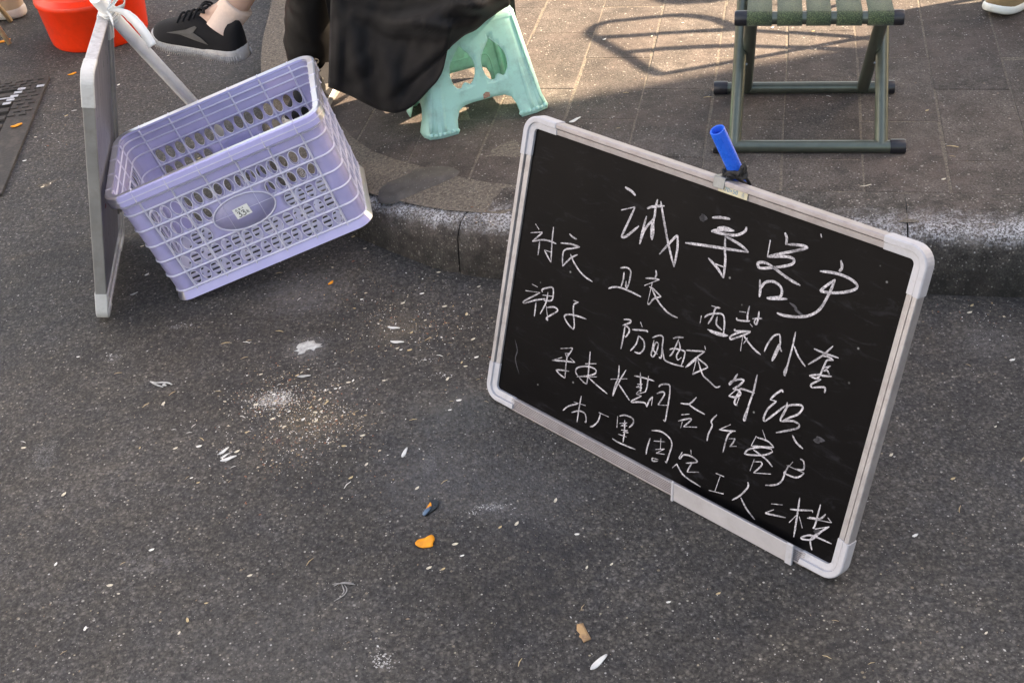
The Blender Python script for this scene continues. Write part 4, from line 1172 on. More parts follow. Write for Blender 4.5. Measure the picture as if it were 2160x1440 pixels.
# ================================================================== shoes
def shoe(name, parent, M, mats, L=.285, heel=.024, foot='low', parentM=None):
    """local x from heel to toe, z up; M world matrix"""
    up_m, sole_m, mark_m = mats; Mi = (parentM.inverted() if parentM is not None else Matrix.Identity(4)) @ M
    e = bpy.data.objects.new(name, None); COL.objects.link(e); e.parent = parent; e.matrix_basis = Mi; e.empty_display_size = .05
    xs_ = [0, .012, .03, .06, .10, .14, .18, .215, .245, .265, .278, .285]
    hw = [.010, .026, .033, .035, .034, .036, .041, .044, .041, .033, .020, .006]
    sb = [.006, .002, 0, 0, .001, .002, .001, .001, .005, .010, .016, .021]
    st_ = [.040, .040, .038, .036, .034, .032, .030, .029, .031, .034, .036, .036]
    k = 12
    v, f = [], []
    for x, w_, a, b in zip(xs_, hw, sb, st_):
        for j in range(k):
            an = 6.28319*j/k; cx_, cz_ = math.cos(an), math.sin(an)
            ex = math.copysign(abs(cx_)**.45, cx_); ez = math.copysign(abs(cz_)**.5, cz_)
            v.append((x*L/.285, ex*w_*(1.05 if cz_ < 0 else 1.0), (a+b)/2+ez*(b-a)/2))
    n = len(xs_)
    f = [(i*k+j, i*k+(j+1) % k, (i+1)*k+(j+1) % k, (i+1)*k+j) for i in range(n-1) for j in range(k)]+[tuple(reversed(range(k))), tuple((n-1)*k+j for j in range(k))]
    o = obj('sole', v, f, sole_m, e, True); subsurf(o, 1)
    # ribs down the side of the sole
    q = MB()
    if foot == 'ribbed':
        for sgn in (-1, 1):
            for i in range(46):
                x = .006+.262*i/45; t_ = x
                w_ = next((hw[a]+(hw[a+1]-hw[a])*(x-xs_[a])/(xs_[a+1]-xs_[a]) for a in range(n-1) if xs_[a] <= x <= xs_[a+1]))
                lo = next((sb[a]+(sb[a+1]-sb[a])*(x-xs_[a])/(xs_[a+1]-xs_[a]) for a in range(n-1) if xs_[a] <= x <= xs_[a+1]))
                q.tube([(x*L/.285, sgn*(w_*.985+.0008), lo+.004), (x*L/.285-.003, sgn*(w_*.985+.0012), lo+.012), (x*L/.285, sgn*(w_*.96+.0006), lo+.021)], .0017, 4)
        q.build('sole_rib', sole_m, e, True)['kind'] = 'stuff'
    # upper
    ux = [.004, .02, .045, .075, .10, .125, .15, .18, .21, .24, .262, .276]
    uw = [.016, .028, .031, .031, .032, .033, .035, .038, .041, .038, .030, .014]
    ut_ = [.098, .094, .084, .080, .086, .096, .094, .080, .068, .060, .053, .042]
    v, f = [], []
    for x, w_, t_ in zip(ux, uw, ut_):
        for j in range(13):
            an = math.pi*j/12; c_, s_ = math.cos(an), math.sin(an)
            narrow = 1 if t_ < .07 else .86
            yy = math.copysign(abs(c_)**.75, c_)*w_
            zz_ = .026+(t_-.026)*(abs(s_)**.85)
            v.append((x*L/.285, yy*(1-.18*(zz_-.026)/.07), zz_))
    n = len(ux); k = 13
    for i in range(n-1):
        for j in range(k-1):
            if 1 <= i <= 3 and 5 <= j <= 6: continue
            f.append((i*k+j, (i+1)*k+j, (i+1)*k+j+1, i*k+j+1))
    f.append(tuple(range(k))); f.append(tuple((n-1)*k+j for j in range(k-1, -1, -1)))
    o = obj('upper', v, f, up_m, e, True); subsurf(o, 1)
    if mark_m is not None and foot == 'ribbed':
        for sgn in (-1, 1):
            def sp(x, z_):
                w_ = next((uw[a]+(uw[a+1]-uw[a])*(x-ux[a])/(ux[a+1]-ux[a]) for a in range(n-1) if ux[a] <= x <= ux[a+1])); t_ = .088
                an = math.asin(min(1, max(0, (z_-.026)/(t_-.026)))**(1/.85)); return Vector((x*L/.285, sgn*(abs(math.cos(an))**.75*w_*(1-.18*(z_-.026)/.07)+.0022), z_))
            pl = [sp(x, z_) for x, z_ in ((.085, .040), (.125, .045), (.165, .052), (.205, .052), (.150, .064), (.125, .074), (.118, .072), (.128, .060), (.105, .052))]
            c_ = sum(pl, Vector())/len(pl)+Vector((0, sgn*.0015, 0)); o = obj('side_mark', pl+[c_], [(i, (i+1) % len(pl), len(pl)) for i in range(len(pl))], mark_m, e); solid(o, .0008)
        q = MB()
        for i in range(4):
            x = .112+.016*i; z_ = .099-.006*i
            q.tube(spline([(x, -.022, z_-.010), (x+.004, -.008, z_+.002), (x, .008, z_+.003), (x+.002, .022, z_-.010)], 4), .0028, 6)
        for a in ((.108, -.012), (.104, .006), (.114, -.020)): q.tube(spline([(.115, 0, .100), (a[0]-.006, a[1], .112), (a[0]-.014, a[1]*1.6, .103), (.115, 0, .099)], 5), .0026, 6)
        q.build('lace', up_m, e, True)
    if foot == 'cap' and mark_m is not None:
        v2 = []; idx = [7, 8, 9, 10, 11]
        for i in idx:
            for j in range(13): 
                p_ = Vector(v[i*13+j]); c0 = Vector((p_.x, 0, .026)); v2.append(c0+(p_-c0)*1.07+Vector((.002, 0, 0)))
        f2 = [(i*13+j, (i+1)*13+j, (i+1)*13+j+1, i*13+j+1) for i in range(1, 4) for j in range(12)]+[tuple(4*13+j for j in range(12, -1, -1))]
        o = obj('toe_cap', v2, f2, mark_m, e, True); subsurf(o, 1)
    return e

def skinned(name, chains, mat, parent, sub=1, M=None):
    """chains: list of lists of (point, radius); chains share points by position"""
    V, idx, E, Rr = [], {}, [], []
    def vid(p_, r_):
        k = tuple(round(c, 4) for c in p_)
        if k not in idx: idx[k] = len(V); V.append(Vector(p_)); Rr.append(r_)
        return idx[k]
    for ch in chains:
        ids = [vid(p_, r_) for p_, r_ in ch]
        E += [(a, b) for a, b in zip(ids[:-1], ids[1:]) if a != b]
    if M is not None: Mi = M.inverted(); V = [Mi @ p_ for p_ in V]
    me = bpy.data.meshes.new(name); me.from_pydata([tuple(p_) for p_ in V], E, []); me.materials.append(mat)
    o = bpy.data.objects.new(name, me); COL.objects.link(o); o.parent = parent
    md = o.modifiers.new('skin', 'SKIN'); md.use_smooth_shade = True
    for i, sv in enumerate(me.skin_vertices[0].data): sv.radius = (Rr[i], Rr[i]); sv.use_root = (i == 0)
    subsurf(o, sub); return o

def person_rig(J):
    """body, one continuous surface, from a dictionary of joints"""
    ch = [[(J['pelvis'], .098), (J['waist'], .115), (J['chest'], .135), (J['neckbase'], .060), (J['neck'], .050), (J['head'], .085), (J['crown'], .070)]]
    for s_ in 'lr':
        ch.append([(J['pelvis'], .098), (J['hip'+s_], .085), (J['knee'+s_], .055), (J['calf'+s_], .050), (J['ankle'+s_], .033), (J['ball'+s_], .030)])
        ch.append([(J['neckbase'], .06), (J['sh'+s_], .052), (J['elbow'+s_], .038), (J['wrist'+s_], .025), (J['palm'+s_], .028)])
        w_, p_ = J['wrist'+s_], J['palm'+s_]; d = (p_-w_).normalized(); sd = d.cross(Vector((0, 0, 1)))
        sd = sd.normalized() if sd.length > .05 else Vector((1, 0, 0)); dn = d.cross(sd)
        for k, (o_, L_) in enumerate(((-.026, .060), (-.009, .072), (.009, .068), (.025, .052))):
            b_ = p_+sd*o_+d*.02; ch.append([(p_, .028), (b_, .011), (b_+d*L_*.5+dn*.008, .009), (b_+d*L_*.85+dn*.022, .008)])
        ch.append([(w_, .025), (w_+d*.022-sd*.030, .012), (w_+d*.052-sd*.045+dn*.01, .009)])
    return ch
def head_parts(t, J, M, hair):
    h_, c_ = J['head'], J['crown']; up = (c_-h_).normalized()
    q = MB(); q.lathe([(0, -.02), (.085, -.035), (.105, .0), (.108, .05), (.088, .095), (.045, .120), (0, .126)], 20, tuple(h_)); q.build('hair', hair, t, True, M=M)

Pv = Vector
# ------------------------------------------------------------------ the seated person in black
anR = GY(671, 205, 2.93)
H0, T0 = GY(524, 131, 2.62), GY(331, 88, 2.75)
print('crossed shoe', H0, T0, (T0-H0).length, 'standing ankle', anR)
ankL = GY(489, 26, 2.66); hemL = GY(532, -34, 2.66); kneeL = Pv((-.36, 2.69, .62))
J = dict(pelvis=Pv((.0, 2.66, .440)), waist=Pv((-.03, 2.68, .60)), chest=Pv((-.08, 2.70, .80)), neckbase=Pv((-.12, 2.71, .95)), neck=Pv((-.135, 2.71, 1.0)), head=Pv((-.16, 2.71, 1.09)), crown=Pv((-.17, 2.71, 1.17)),
         hipl=Pv((-.07, 2.60, .435)), hipr=Pv((-.07, 2.74, .435)), kneel=kneeL, kneer=GY(658, -110, 2.95), calfl=kneeL.lerp(ankL, .35), calfr=GY(657, 60, 2.93), anklel=ankL, ankler=Pv((anR.x, anR.y, .12)), balll=H0.lerp(T0, .6)+Pv((0, 0, .045)), ballr=Pv((anR.x-.12, anR.y, .075)),
         shl=Pv((-.11, 2.55, .90)), shr=Pv((-.11, 2.87, .90)), elbowl=Pv((-.20, 2.49, .68)), elbowr=Pv((-.22, 2.92, .68)), wristl=Pv((-.37, 2.58, .68)), wristr=Pv((-.39, 2.83, .68)), palml=Pv((-.44, 2.62, .67)), palmr=Pv((-.46, 2.79, .67)))
Mp1 = Matrix.Translation((0, 2.66, zs(0)))
t1 = thing('person', 'person in black coat and trousers seated on the mint stool with one foot raised', 'person', Mp1)
skinned('body', person_rig(J), M_SKIN, t1, 1, Mp1)
head_parts(t1, J, Mp1, M_CORD)
skinned('trousers', [[(Pv((.01, 2.695, .450)), .112), (J['hipl'], .095), (J['kneel'], .078), (J['calfl'], .070), (GY(548, -24, 2.665), .060)], [(Pv((.01, 2.695, .450)), .112), (J['hipr'], .095), (J['kneer'], .080)]], M_TROUSER, t1, 1, Mp1)
# the near trouser leg: loose cloth with wrinkles, standing behind the basket
rings = []
LP = [((661, -130), .070), ((660, -60), .068), ((659, -10), .066), ((657, 30), .065), ((656, 70), .0635), ((656, 105), .060), ((661, 140), .053), ((668, 170), .043), ((671, 200), .037), ((670, 222), .036)]
n_ = 28; v, f = [], []
cs = spline([GY(a[0], a[1], 2.93) for a, _ in LP], 6); rs = spline([Vector((r_, 0, 0)) for _, r_ in LP], 6)
for i, (c, r_) in enumerate(zip(cs, rs)):
    for k in range(n_):
        a = 6.28319*k/n_; r0 = r_.x
        zz_ = c.z*1.0
        wv = 1+.10*math.sin(2*a+zz_*14)+.055*noise.noise(Vector((math.cos(a)*1.6, math.sin(a)*1.6, zz_*22)))+.05*noise.noise(Vector((math.cos(a)*3+zz_*9, math.sin(a)*3, zz_*40+5)))
        v.append(c+Vector((math.cos(a)*r0*wv, math.sin(a)*r0*wv, .012*math.sin(a*2+1)*(r0/.06))))
f = [(i*n_+k, i*n_+(k+1) % n_, (i+1)*n_+(k+1) % n_, (i+1)*n_+k) for i in range(len(cs)-1) for k in range(n_)]
obj('trouser_leg', v, f, M_TROUSER, t1, True, Mp1)
# coat: sleeves and body, then the skirt of it hanging over the front of the stool
skinned('coat', [[(Pv((-.02, 2.70, .56)), .145), (J['waist'], .150), (J['chest'], .165), (J['neckbase'], .085)], [(J['neckbase'], .085), (J['shl'], .075), (J['elbowl'], .058), (J['wristl'], .042)], [(J['neckbase'], .085), (J['shr'], .075), (J['elbowr'], .058), (J['wristr'], .042)]], M_COAT, t1, 1, Mp1)
hem = [(694, 183, 2.66), (722, 194, 2.64), (750, 206, 2.62), (775, 219, 2.60), (800, 231, 2.58), (822, 236, 2.555), (842, 237, 2.535), (862, 230, 2.515), (885, 212, 2.50), (908, 187, 2.485), (922, 172, 2.478), (934, 150, 2.472), (941, 122, 2.478), (946, 102, 2.482), (962, 86, 2.492), (980, 72, 2.50), (1003, 61, 2.508), (1025, 42, 2.52), (1046, 27, 2.535), (1062, 17, 2.55), (1073, 10, 2.565), (1070, -4, 2.60)]
topc = [(704, 2.69), (735, 2.67), (765, 2.66), (795, 2.65), (825, 2.63), (850, 2.62), (875, 2.61), (895, 2.60), (915, 2.59), (930, 2.58), (945, 2.575), (958, 2.57), (970, 2.565), (982, 2.56), (995, 2.56), (1008, 2.56), (1020, 2.565), (1032, 2.575), (1043, 2.59), (1052, 2.61), (1060, 2.63), (1066, 2.66)]
hp = spline([Vector(h_) for h_ in hem], 4); tp_ = spline([Vector((a, b, 0)) for a, b in topc], 4); NR = 44
v, f = [], []
def segd(px, py, a, b):
    ax, ay = a; bx, by = b; L_ = math.hypot(bx-ax, by-ay); t_ = ((px-ax)*(bx-ax)+(py-ay)*(by-ay))/L_/L_; d = ((px-ax)*(by-ay)-(py-ay)*(bx-ax))/L_
    return t_, d
for j in range(NR):
    t_ = j/(NR-1)
    for i, (h_, u_) in enumerate(zip(hp, tp_)):
        py = h_.y+(-190-h_.y)*t_; s_ = t_**.85
        px = h_.x+(u_.x-h_.x)*s_; y = h_.z+(u_.y-h_.z)*t_
        w_ = min(1, t_*6)
        dy = 0
        # long folds sweeping down to the left from the seat
        for (a, b, amp, wd) in (((1075, -10), (850, 45), .020, 18), ((1010, 52), (840, 55), .012, 16), ((960, 70), (770, 30), .010, 20), ((1030, 20), (900, -20), .014, 14), ((770, 215), (735, 40), .010, 22), ((835, 232), (800, 90), .009, 26), ((712, 180), (716, 20), .008, 10)):
            tt, d = segd(px, py, a, b)
            if -.25 < tt < 1.25: dy += 3.0*amp*math.exp(-(d/wd)**2)*min(1, (tt+.25)*3)*min(1, (1.25-tt)*3)
        tt, d = segd(px, py, (800, 222), (948, 98))     # the turned-up flap edge
        if tt > -.1: dy += .014*(1/(1+math.exp(-d/3.0)))*min(1, max(0, tt+.1)*4)*math.exp(-(max(0, d)/60)**2) - .008*math.exp(-((d+6)/6)**2)*min(1, max(0, tt+.1)*4)
        dy += .016*noise.noise(Vector((px/60, py/90, 2)))+.008*noise.noise(Vector((px/24+py/50, py/40, 7)))
        if px < 720 and py > 0: dy -= .0
        v.append(GY(px, py, y-dy*(.35+.65*w_)))
nc = len(hp)
f = [(j*nc+i, j*nc+i+1, (j+1)*nc+i+1, (j+1)*nc+i) for j in range(NR-1) for i in range(nc-1)]
o = obj('coat_and_shade_cloth', v, f, M_COAT, t1, True, Mp1); solid(o, .003, 1)
# far half of the coat, over the stool's seat and the lap
v = []; far = []
for j in range(8):
    t_ = j/7
    for i, u_ in enumerate(tp_):
        p0 = GY(u_.x, -190, u_.y); sgn = i/(len(tp_)-1)
        v.append(Pv((p0.x, p0.y+.26*t_, p0.z+.05*math.sin(t_*3.14)-.16*t_*t_)))
f = [(j*nc+i, j*nc+i+1, (j+1)*nc+i+1, (j+1)*nc+i) for j in range(7) for i in range(nc-1)]
o = obj('coat_and_shade_cloth', v, f, M_COAT, t1, True, Mp1); solid(o, .003)
shade_cloth = []  # hidden cloth added behind the stool to keep sun off the ground
for j in range(9):
    for i in range(15):
        x = -.34+.43*i/14; t_ = j/8; shade_cloth.append(Pv((x, 2.775+.020*math.sin(i*1.1+t_)+.03*t_, .50-(.30+.02*math.sin(i*.9))*t_)))
o = obj('coat_and_shade_cloth', shade_cloth, [(j*15+i, j*15+i+1, (j+1)*15+i+1, (j+1)*15+i) for j in range(8) for i in range(14)], M_COAT, t1, True, Mp1); solid(o, .003)
shade_cloth = [Pv((-.185+.01*math.sin(i), 2.635+.15*i/6, .48-.34*j/6)) for j in range(7) for i in range(7)]  # another hidden sheet, added left of the stool to block low sun
o = obj('coat_and_shade_cloth', shade_cloth, [(j*7+i, j*7+i+1, (j+1)*7+i+1, (j+1)*7+i) for j in range(6) for i in range(6)], M_COAT, t1, True, Mp1); solid(o, .003)
# crossed foot: skin, sheer sock, sneaker
ax_ = (T0-H0).normalized(); upv = (Pv((0.05, -.06, 1))-ax_*Pv((0.05, -.06, 1)).dot(ax_)).normalized(); sdv = upv.cross(ax_)
Msh = Matrix((ax_, sdv, upv)).transposed().to_4x4(); Msh.translation = H0
s1 = shoe('sneaker', t1, Msh, (M_KNIT, M_SOLE, M_GREYMARK), L=(T0-H0).length, foot='ribbed', parentM=Mp1)
ankB = H0+ax_*.062+upv*.060
q = MB()
pts = spline([ankB, ankB.lerp(ankL, .5)+Pv((.0, 0, .0)), ankL, ankL.lerp(hemL, .30)], 5)
q.tube(pts, [.0345-.0015*math.sin(i/3) for i in range(len(pts))], 22, True); q.build('sock', M_SOCK, t1, True, M=Mp1)
pe = pts[-1]; de = (pts[-1]-pts[-2]).normalized(); re_ = de.cross(Pv((0, 0, 1))).normalized(); ue = re_.cross(de)
q = MB(); q.tube([pe-de*.004+(re_*math.cos(a)+ue*math.sin(a))*.0335 for a in [6.2832*k/20 for k in range(21)]], .0022, 6); q.build('sock_cuff', M_SOCK, t1, True, M=Mp1)
# standing foot
Hs = Pv((anR.x+.045, anR.y, gz(anR.x, anR.y)+.001)); a2 = Pv((-.30, -1, 0)).normalized(); Ms2 = Matrix((a2, Pv((0, 0, 1)).cross(a2), Pv((0, 0, 1)))).transposed().to_4x4(); Ms2.translation = Hs
shoe('sneaker', t1, Ms2, (M_KNIT, M_SOLE, M_GREYMARK), L=.27, foot='ribbed', parentM=Mp1)

# ------------------------------------------------------------------ two people standing just outside, a shoe of each in view
def stander(label, heel, ang, mats, foot, trm, shm, height=1.0, side=1, z0=0.0, cat='person', L=.285, back=0.0):
    a = Pv((math.cos(ang), math.sin(ang), 0)); s_ = Pv((-math.sin(ang), math.cos(ang), 0))
    z = Pv((0, 0, 1)); o0 = Pv((heel.x, heel.y, z0)); c = o0+a*.04+s_*.12*side-a*back; M = Matrix.Translation(c)
    f1, f2 = o0+a*.04, o0+a*.02+s_*.25*side-a*back*1.1
    P = lambda base, h_: base+z*h_*height
    hl, hr = (f1, f2) if side > 0 else (f2, f1)
    hl, hr = (f2, f1) if side > 0 else (f1, f2)     # l is +s side
    J = dict(pelvis=P(c, .92), waist=P(c, 1.05), chest=P(c, 1.25), neckbase=P(c, 1.42), neck=P(c+a*.01, 1.48), head=P(c+a*.02, 1.57), crown=P(c+a*.02, 1.65))
    for k, b in (('l', hl), ('r', hr)):
        sg = 1 if k == 'l' else -1; hipc = c.lerp(b, .75)
        J['hip'+k] = P(hipc, .86); J['knee'+k] = P(b.lerp(hipc, .4)+a*.02, .47); J['calf'+k] = P(b, .33); J['ankle'+k] = P(b, .08); J['ball'+k] = b+a*.12+z*.035
        J['sh'+k] = P(c+s_*sg*.18, 1.38); J['elbow'+k] = P(c+s_*sg*.22-a*.02, 1.10); J['wrist'+k] = P(c+s_*sg*.22+a*.05, .86); J['palm'+k] = P(c+s_*sg*.22+a*.06, .79)
    t = thing('person', label, cat, M)
    skinned('body', person_rig(J), M_SKIN, t, 1, M); head_parts(t, J, M, M_CORD)
    skinned('trousers', [[(J['pelvis'], .145), (J['hip'+k], .098), (J['knee'+k], .074), (J['calf'+k], .068), (P(J['ankle'+k], .03), .056)] for k in 'lr'], trm, t, 1, M)
    skinned('shirt', [[(J['pelvis'], .150), (J['waist'], .140), (J['chest'], .155), (J['neckbase'], .075)]]+[[(J['neckbase'], .075), (J['sh'+k], .068), (J['elbow'+k], .052), (J['wrist'+k], .036)] for k in 'lr'], shm, t, 1, M)
    for b in (f1, f2):
        hb = b-a*.04; Mm = Matrix((a, s_, z)).transposed().to_4x4(); Mm.translation = hb
        shoe('shoe', t, Mm, mats, L=L, foot=foot, parentM=M)
M_DENIM = cloth('dark_denim', (.03, .04, .07)); M_SHIRTA = cloth('grey_shirt', (.25, .25, .26)); M_DRAB = cloth('drab_trousers', (.05, .045, .035)); M_SHIRTB = cloth('pale_blue_shirt', (.35, .42, .5))
h1 = G(60, 33); 
stander('person at the top left corner, one beige canvas shoe heel in view', h1, math.radians(178), (M_BEIGE, M_SOLEW, None), 'cap', M_DENIM, M_SHIRTA, side=-1)
tp2 = G(2092, 22, .12+.02); an = math.radians(218)
h2 = Pv((tp2.x-math.cos(an)*.275, tp2.y-math.sin(an)*.275, 0))
bk = Pv((-math.cos(an), -math.sin(an), 0)); sd2 = Pv((bk.y, -bk.x, 0)); zu = Pv((0, 0, 1))
hh = Pv((h2.x, h2.y, .12)); pel = hh+bk*.80+zu*.34; Mq = Matrix.Translation(pel-zu*.34)
J = dict(pelvis=pel, waist=pel+zu*.15+bk*.02, chest=pel+zu*.35, neckbase=pel+zu*.52-bk*.02, neck=pel+zu*.57-bk*.03, head=pel+zu*.66-bk*.05, crown=pel+zu*.74-bk*.05)
for k, sg in (('l', -1), ('r', 1)):
    off = sd2*(.0 if sg < 0 else .26)
    J['hip'+k] = pel+sd2*sg*.09-sd2*.0; J['knee'+k] = hh+bk*.40+zu*.36+off; J['calf'+k] = hh+bk*.26+zu*.25+off; J['ankle'+k] = hh+bk*-.02+zu*.085+off; J['ball'+k] = hh-bk*.16+zu*.035+off
    J['sh'+k] = pel+zu*.49+sd2*sg*.17; J['elbow'+k] = pel+zu*.26+sd2*sg*.20-bk*.08; J['wrist'+k] = pel+zu*.22+sd2*sg*.12-bk*.28; J['palm'+k] = pel+zu*.21+sd2*sg*.10-bk*.34
tq = thing('person', 'person at the top right corner, one khaki shoe with white sole in view', 'person', Mq)
skinned('body', person_rig(J), M_SKIN, tq, 1, Mq); head_parts(tq, J, Mq, M_CORD)
skinned('trousers', [[(J['pelvis'], .115), (J['hip'+k], .092), (J['knee'+k], .072), (J['calf'+k], .064), (J['ankle'+k]+zu*.03+bk*.02, .050)] for k in 'lr'], M_DRAB, tq, 1, Mq)
skinned('shirt', [[(J['pelvis'], .120), (J['waist'], .135), (J['chest'], .150), (J['neckbase'], .075)]]+[[(J['neckbase'], .075), (J['sh'+k], .066), (J['elbow'+k], .050), (J['wrist'+k], .036)] for k in 'lr'], M_SHIRTB, tq, 1, Mq)
for off in (0, .26):
    Mm = Matrix((-bk, Pv((0, 0, 1)).cross(-bk), zu)).transposed().to_4x4(); Mm.translation = hh+sd2*off
    shoe('shoe', tq, Mm, (M_KHAKI, M_TOECAP, None), L=.285, foot='plain', parentM=Mq)
Mlo = Matrix.Translation(pel-zu*.34)
tlo = thing('low_stool', 'low wooden stool under the person at the top right corner', 'stool', Mlo)
q = MB(); q.box((0, 0, .225), (.15, .12, .012)); o = q.build('seat', M_TWIG, tlo); bevel(o, .006)
for a_, b_ in ((-.12, -.09), (.12, -.09), (-.12, .09), (.12, .09)):
    q = MB(); q.tube([(a_, b_, 0), (a_*.85, b_*.85, .215)], .014, 10); q.build('leg', M_TWIG, tlo, True)

# ================================================================== unseen parasol added behind to shade the road at the left
pb = Pv((1.78, 4.30, .12))
tpa = thing('shade_parasol', 'unseen parasol added behind the seated people to shade the road', 'parasol', Matrix.Translation(pb))
q = MB(); q.tube([(0, 0, .05), (0, 0, 1.3), (0, 0, 2.75)], .019, 14); q.build('pole', M_ALU, tpa, True)
q = MB(); q.lathe([(0, .06), (.05, .06), (.22, .045), (.23, 0), (0, 0)], 28); q.build('base', M_IRON, tpa)
M_CANOPY = cloth('faded_red_canopy', (.35, .10, .08), .1)
n_ = 32; v = [(0, 0, 2.80)]; f = []
for ri, (r_, z_) in enumerate(((.35, 2.72), (.75, 2.58), (1.15, 2.40), (1.16, 2.26))):
    for k in range(n_):
        a = 6.28319*k/n_; sc_ = 1-.035*(1-abs(math.cos(a*4)))*(1 if ri else .3); v.append((r_*sc_*math.cos(a), r_*sc_*math.sin(a), z_-(.03 if k % 2 and ri == 3 else 0)))
f = [(0, 1+k, 1+(k+1) % n_) for k in range(n_)]+[(1+i*n_+k, 1+(i+1)*n_+k, 1+(i+1)*n_+(k+1) % n_, 1+i*n_+(k+1) % n_) for i in range(3) for k in range(n_)]
o = obj('canopy', v, f, M_CANOPY, tpa, True); solid(o, .002)
for k in range(8):
    a = 6.28319*k/8; q = MB(); q.tube([(0, 0, 2.78), (.75*math.cos(a), .75*math.sin(a), 2.555), (1.14*math.cos(a), 1.14*math.sin(a), 2.38)], .006, 6); q.build('rib', M_ALU, tpa, True)

# ================================================================== bamboo stool whose leg tip shows at the left edge
fo = G(22, 97); fo.z = 0
Mb = Matrix.Translation(fo+Pv((-.16, .05, 0)))
tbs = thing('bamboo_stool', 'small bamboo stool with one thin leg tip in view at the left edge', 'stool', Mb)
c0 = fo+Pv((-.17, .05, .26))
for k, (dx, dy) in enumerate(((.17, -.05), (-.15, -.10), (.12, .15), (-.16, .13))):
    q = MB(); b_ = fo+Pv((-.17+dx, .05+dy, .004)) if k else fo+Pv((0, 0, .005)); tt = c0+Pv((dx*.45, dy*.45, 0)); q.tube([b_, b_.lerp(tt, .5), tt], [.0075, .008, .009], 10); q.build('leg', M_TWIG, tbs, True, M=Mb)
q = MB(); q.lathe([(0, .012), (.13, .012), (.135, .006), (.13, -.004), (0, -.004)], 28, tuple(c0)); autosmooth(q.build('seat', M_TWIG, tbs, M=Mb), 40)

# ================================================================== chair outside the right edge whose back throws the looped shadow
def from_shadow(px, py, xp=1.50):
    g = G(px, py, .12); t_ = (xp-g.x)/SUN_TO.x; return g+SUN_TO*t_
Mch = Matrix.Translation((1.62, 2.85, .12))
tch = thing('garden_chair', 'metal garden chair with looped back standing beyond the right edge', 'chair', Mch)
q = MB(); arch = [(1545, 57), (1520, 46), (1490, 38), (1440, 33), (1390, 35), (1330, 41), (1280, 47), (1254, 57), (1245, 68), (1250, 78), (1275, 92), (1305, 110), (1330, 124), (1358, 142), (1390, 158)]
q.tube(spline([from_shadow(*a) for a in arch], 4), .0112, 10); q.build('back_hoop', M_OLIVE, tch, True, M=Mch)
for ln in (((1252, 80), (1310, 77), (1400, 71), (1545, 62)), ((1310, 112), (1400, 104), (1550, 96))):
    q = MB(); q.tube(spline([from_shadow(*a) for a in ln], 3), .0118 if ln[0][0] < 1340 else .006, 10); q.build('back_slat', M_OLIVE, tch, True, M=Mch)
ht, hb = from_shadow(1545, 57), from_shadow(1390, 158)
q = MB(); y0, y1 = min(ht.y, hb.y)-.02, max(ht.y, hb.y)+.03
zS = .12+.42
for a, b in ((ht, Pv((1.52, ht.y+.02, zS))), (from_shadow(1545, 62), Pv((1.52, 2.83, zS))), (from_shadow(1550, 96), Pv((1.52, 2.76, zS))), (hb, Pv((1.52, hb.y, zS)))): q.tube([a, a.lerp(b, .5), b], .009, 8)
q.build('back_post', M_OLIVE, tch, True, M=Mch)
q = MB(); q.box((1.72, 2.80, zS), (.20, .19, .012)); o = q.build('seat', M_OLIVE, tch, M=Mch); bevel(o, .008)
for x, y in ((1.54, 2.63), (1.54, 2.97), (1.90, 2.63), (1.90, 2.97)):
    q = MB(); q.tube([(x, y, zS), (x, y, .12)], .010, 8); q.build('leg', M_OLIVE, tch, True, M=Mch)

# ================================================================== unseen building added on the right, turned along the sun to shade the near ground
M_WALL = simple('rendered_wall', (.42, .40, .37), rough=.85, var=.08, scale=2, dirt=(.25, .23, .21), dirt_amt=.4, dscale=1.5)
M_WIN = simple('dark_window_glass', (.03, .035, .04), rough=.15)
ang = math.atan2(SUN_TO.y, SUN_TO.x)
ex = Pv((math.cos(ang), math.sin(ang), 0)); ey = Pv((-ex.y, ex.x, 0))
edge = G(1960, 66, .12); edge.z = 0
Mbl = Matrix((ex, ey, Pv((0, 0, 1)))).transposed().to_4x4(); Mbl.translation = edge+ex*5.2
tbl = thing('shop_building', 'unseen two storey building added beyond the right edge to shade the street', 'building', Mbl)
q = MB(); q.box((2.5, -9, 3.6), (2.5, 9, 3.6)); q.build('wall', M_WALL, tbl)
q = MB(); q.box((2.5, -9, 7.26), (2.56, 9.0, .06)); q.build('roof', M_IRON, tbl)
for lv in (1.2, 4.4):
    for k in range(6):
        q = MB(); q.box((-.01, -1.8-2.9*k, lv+.9), (.03, .75, .8)); wn_ = q.build('window', M_ALU, tbl)
        q = MB(); q.box((-.04, -1.8-2.9*k, lv+.9), (.012, .68, .73)); q.build('pane', M_WIN, wn_)

# unseen sunlit block added on the camera's left to bounce light back
M_PALE = simple('pale_rendered_wall', (.40, .45, .54), rough=.9, var=.06, scale=1.5, dirt=(.30, .33, .38), dirt_amt=.35, dscale=.8)
tb2 = thing('bounce_block', 'unseen pale block added across the road to bounce sunlight', 'building', Matrix.Translation((-9, 2, 0)))
q = MB(); q.box((-2.5, 0, 4.5), (2.5, 12, 4.5)); q.build('wall', M_PALE, tb2)
q = MB(); q.box((-2.5, 0, 9.07), (2.6, 12.1, .06)); q.build('roof', M_IRON, tb2)
for lv in (1.3, 4.3, 7.0):
    for k in range(7):
        q = MB(); q.box((.0, -10+3.3*k, lv+.3), (.03, .6, .65)); wn_ = q.build('window', M_ALU, tb2)
        q = MB(); q.box((.035, -10+3.3*k, lv+.3), (.012, .54, .59)); q.build('pane', M_WIN, wn_)

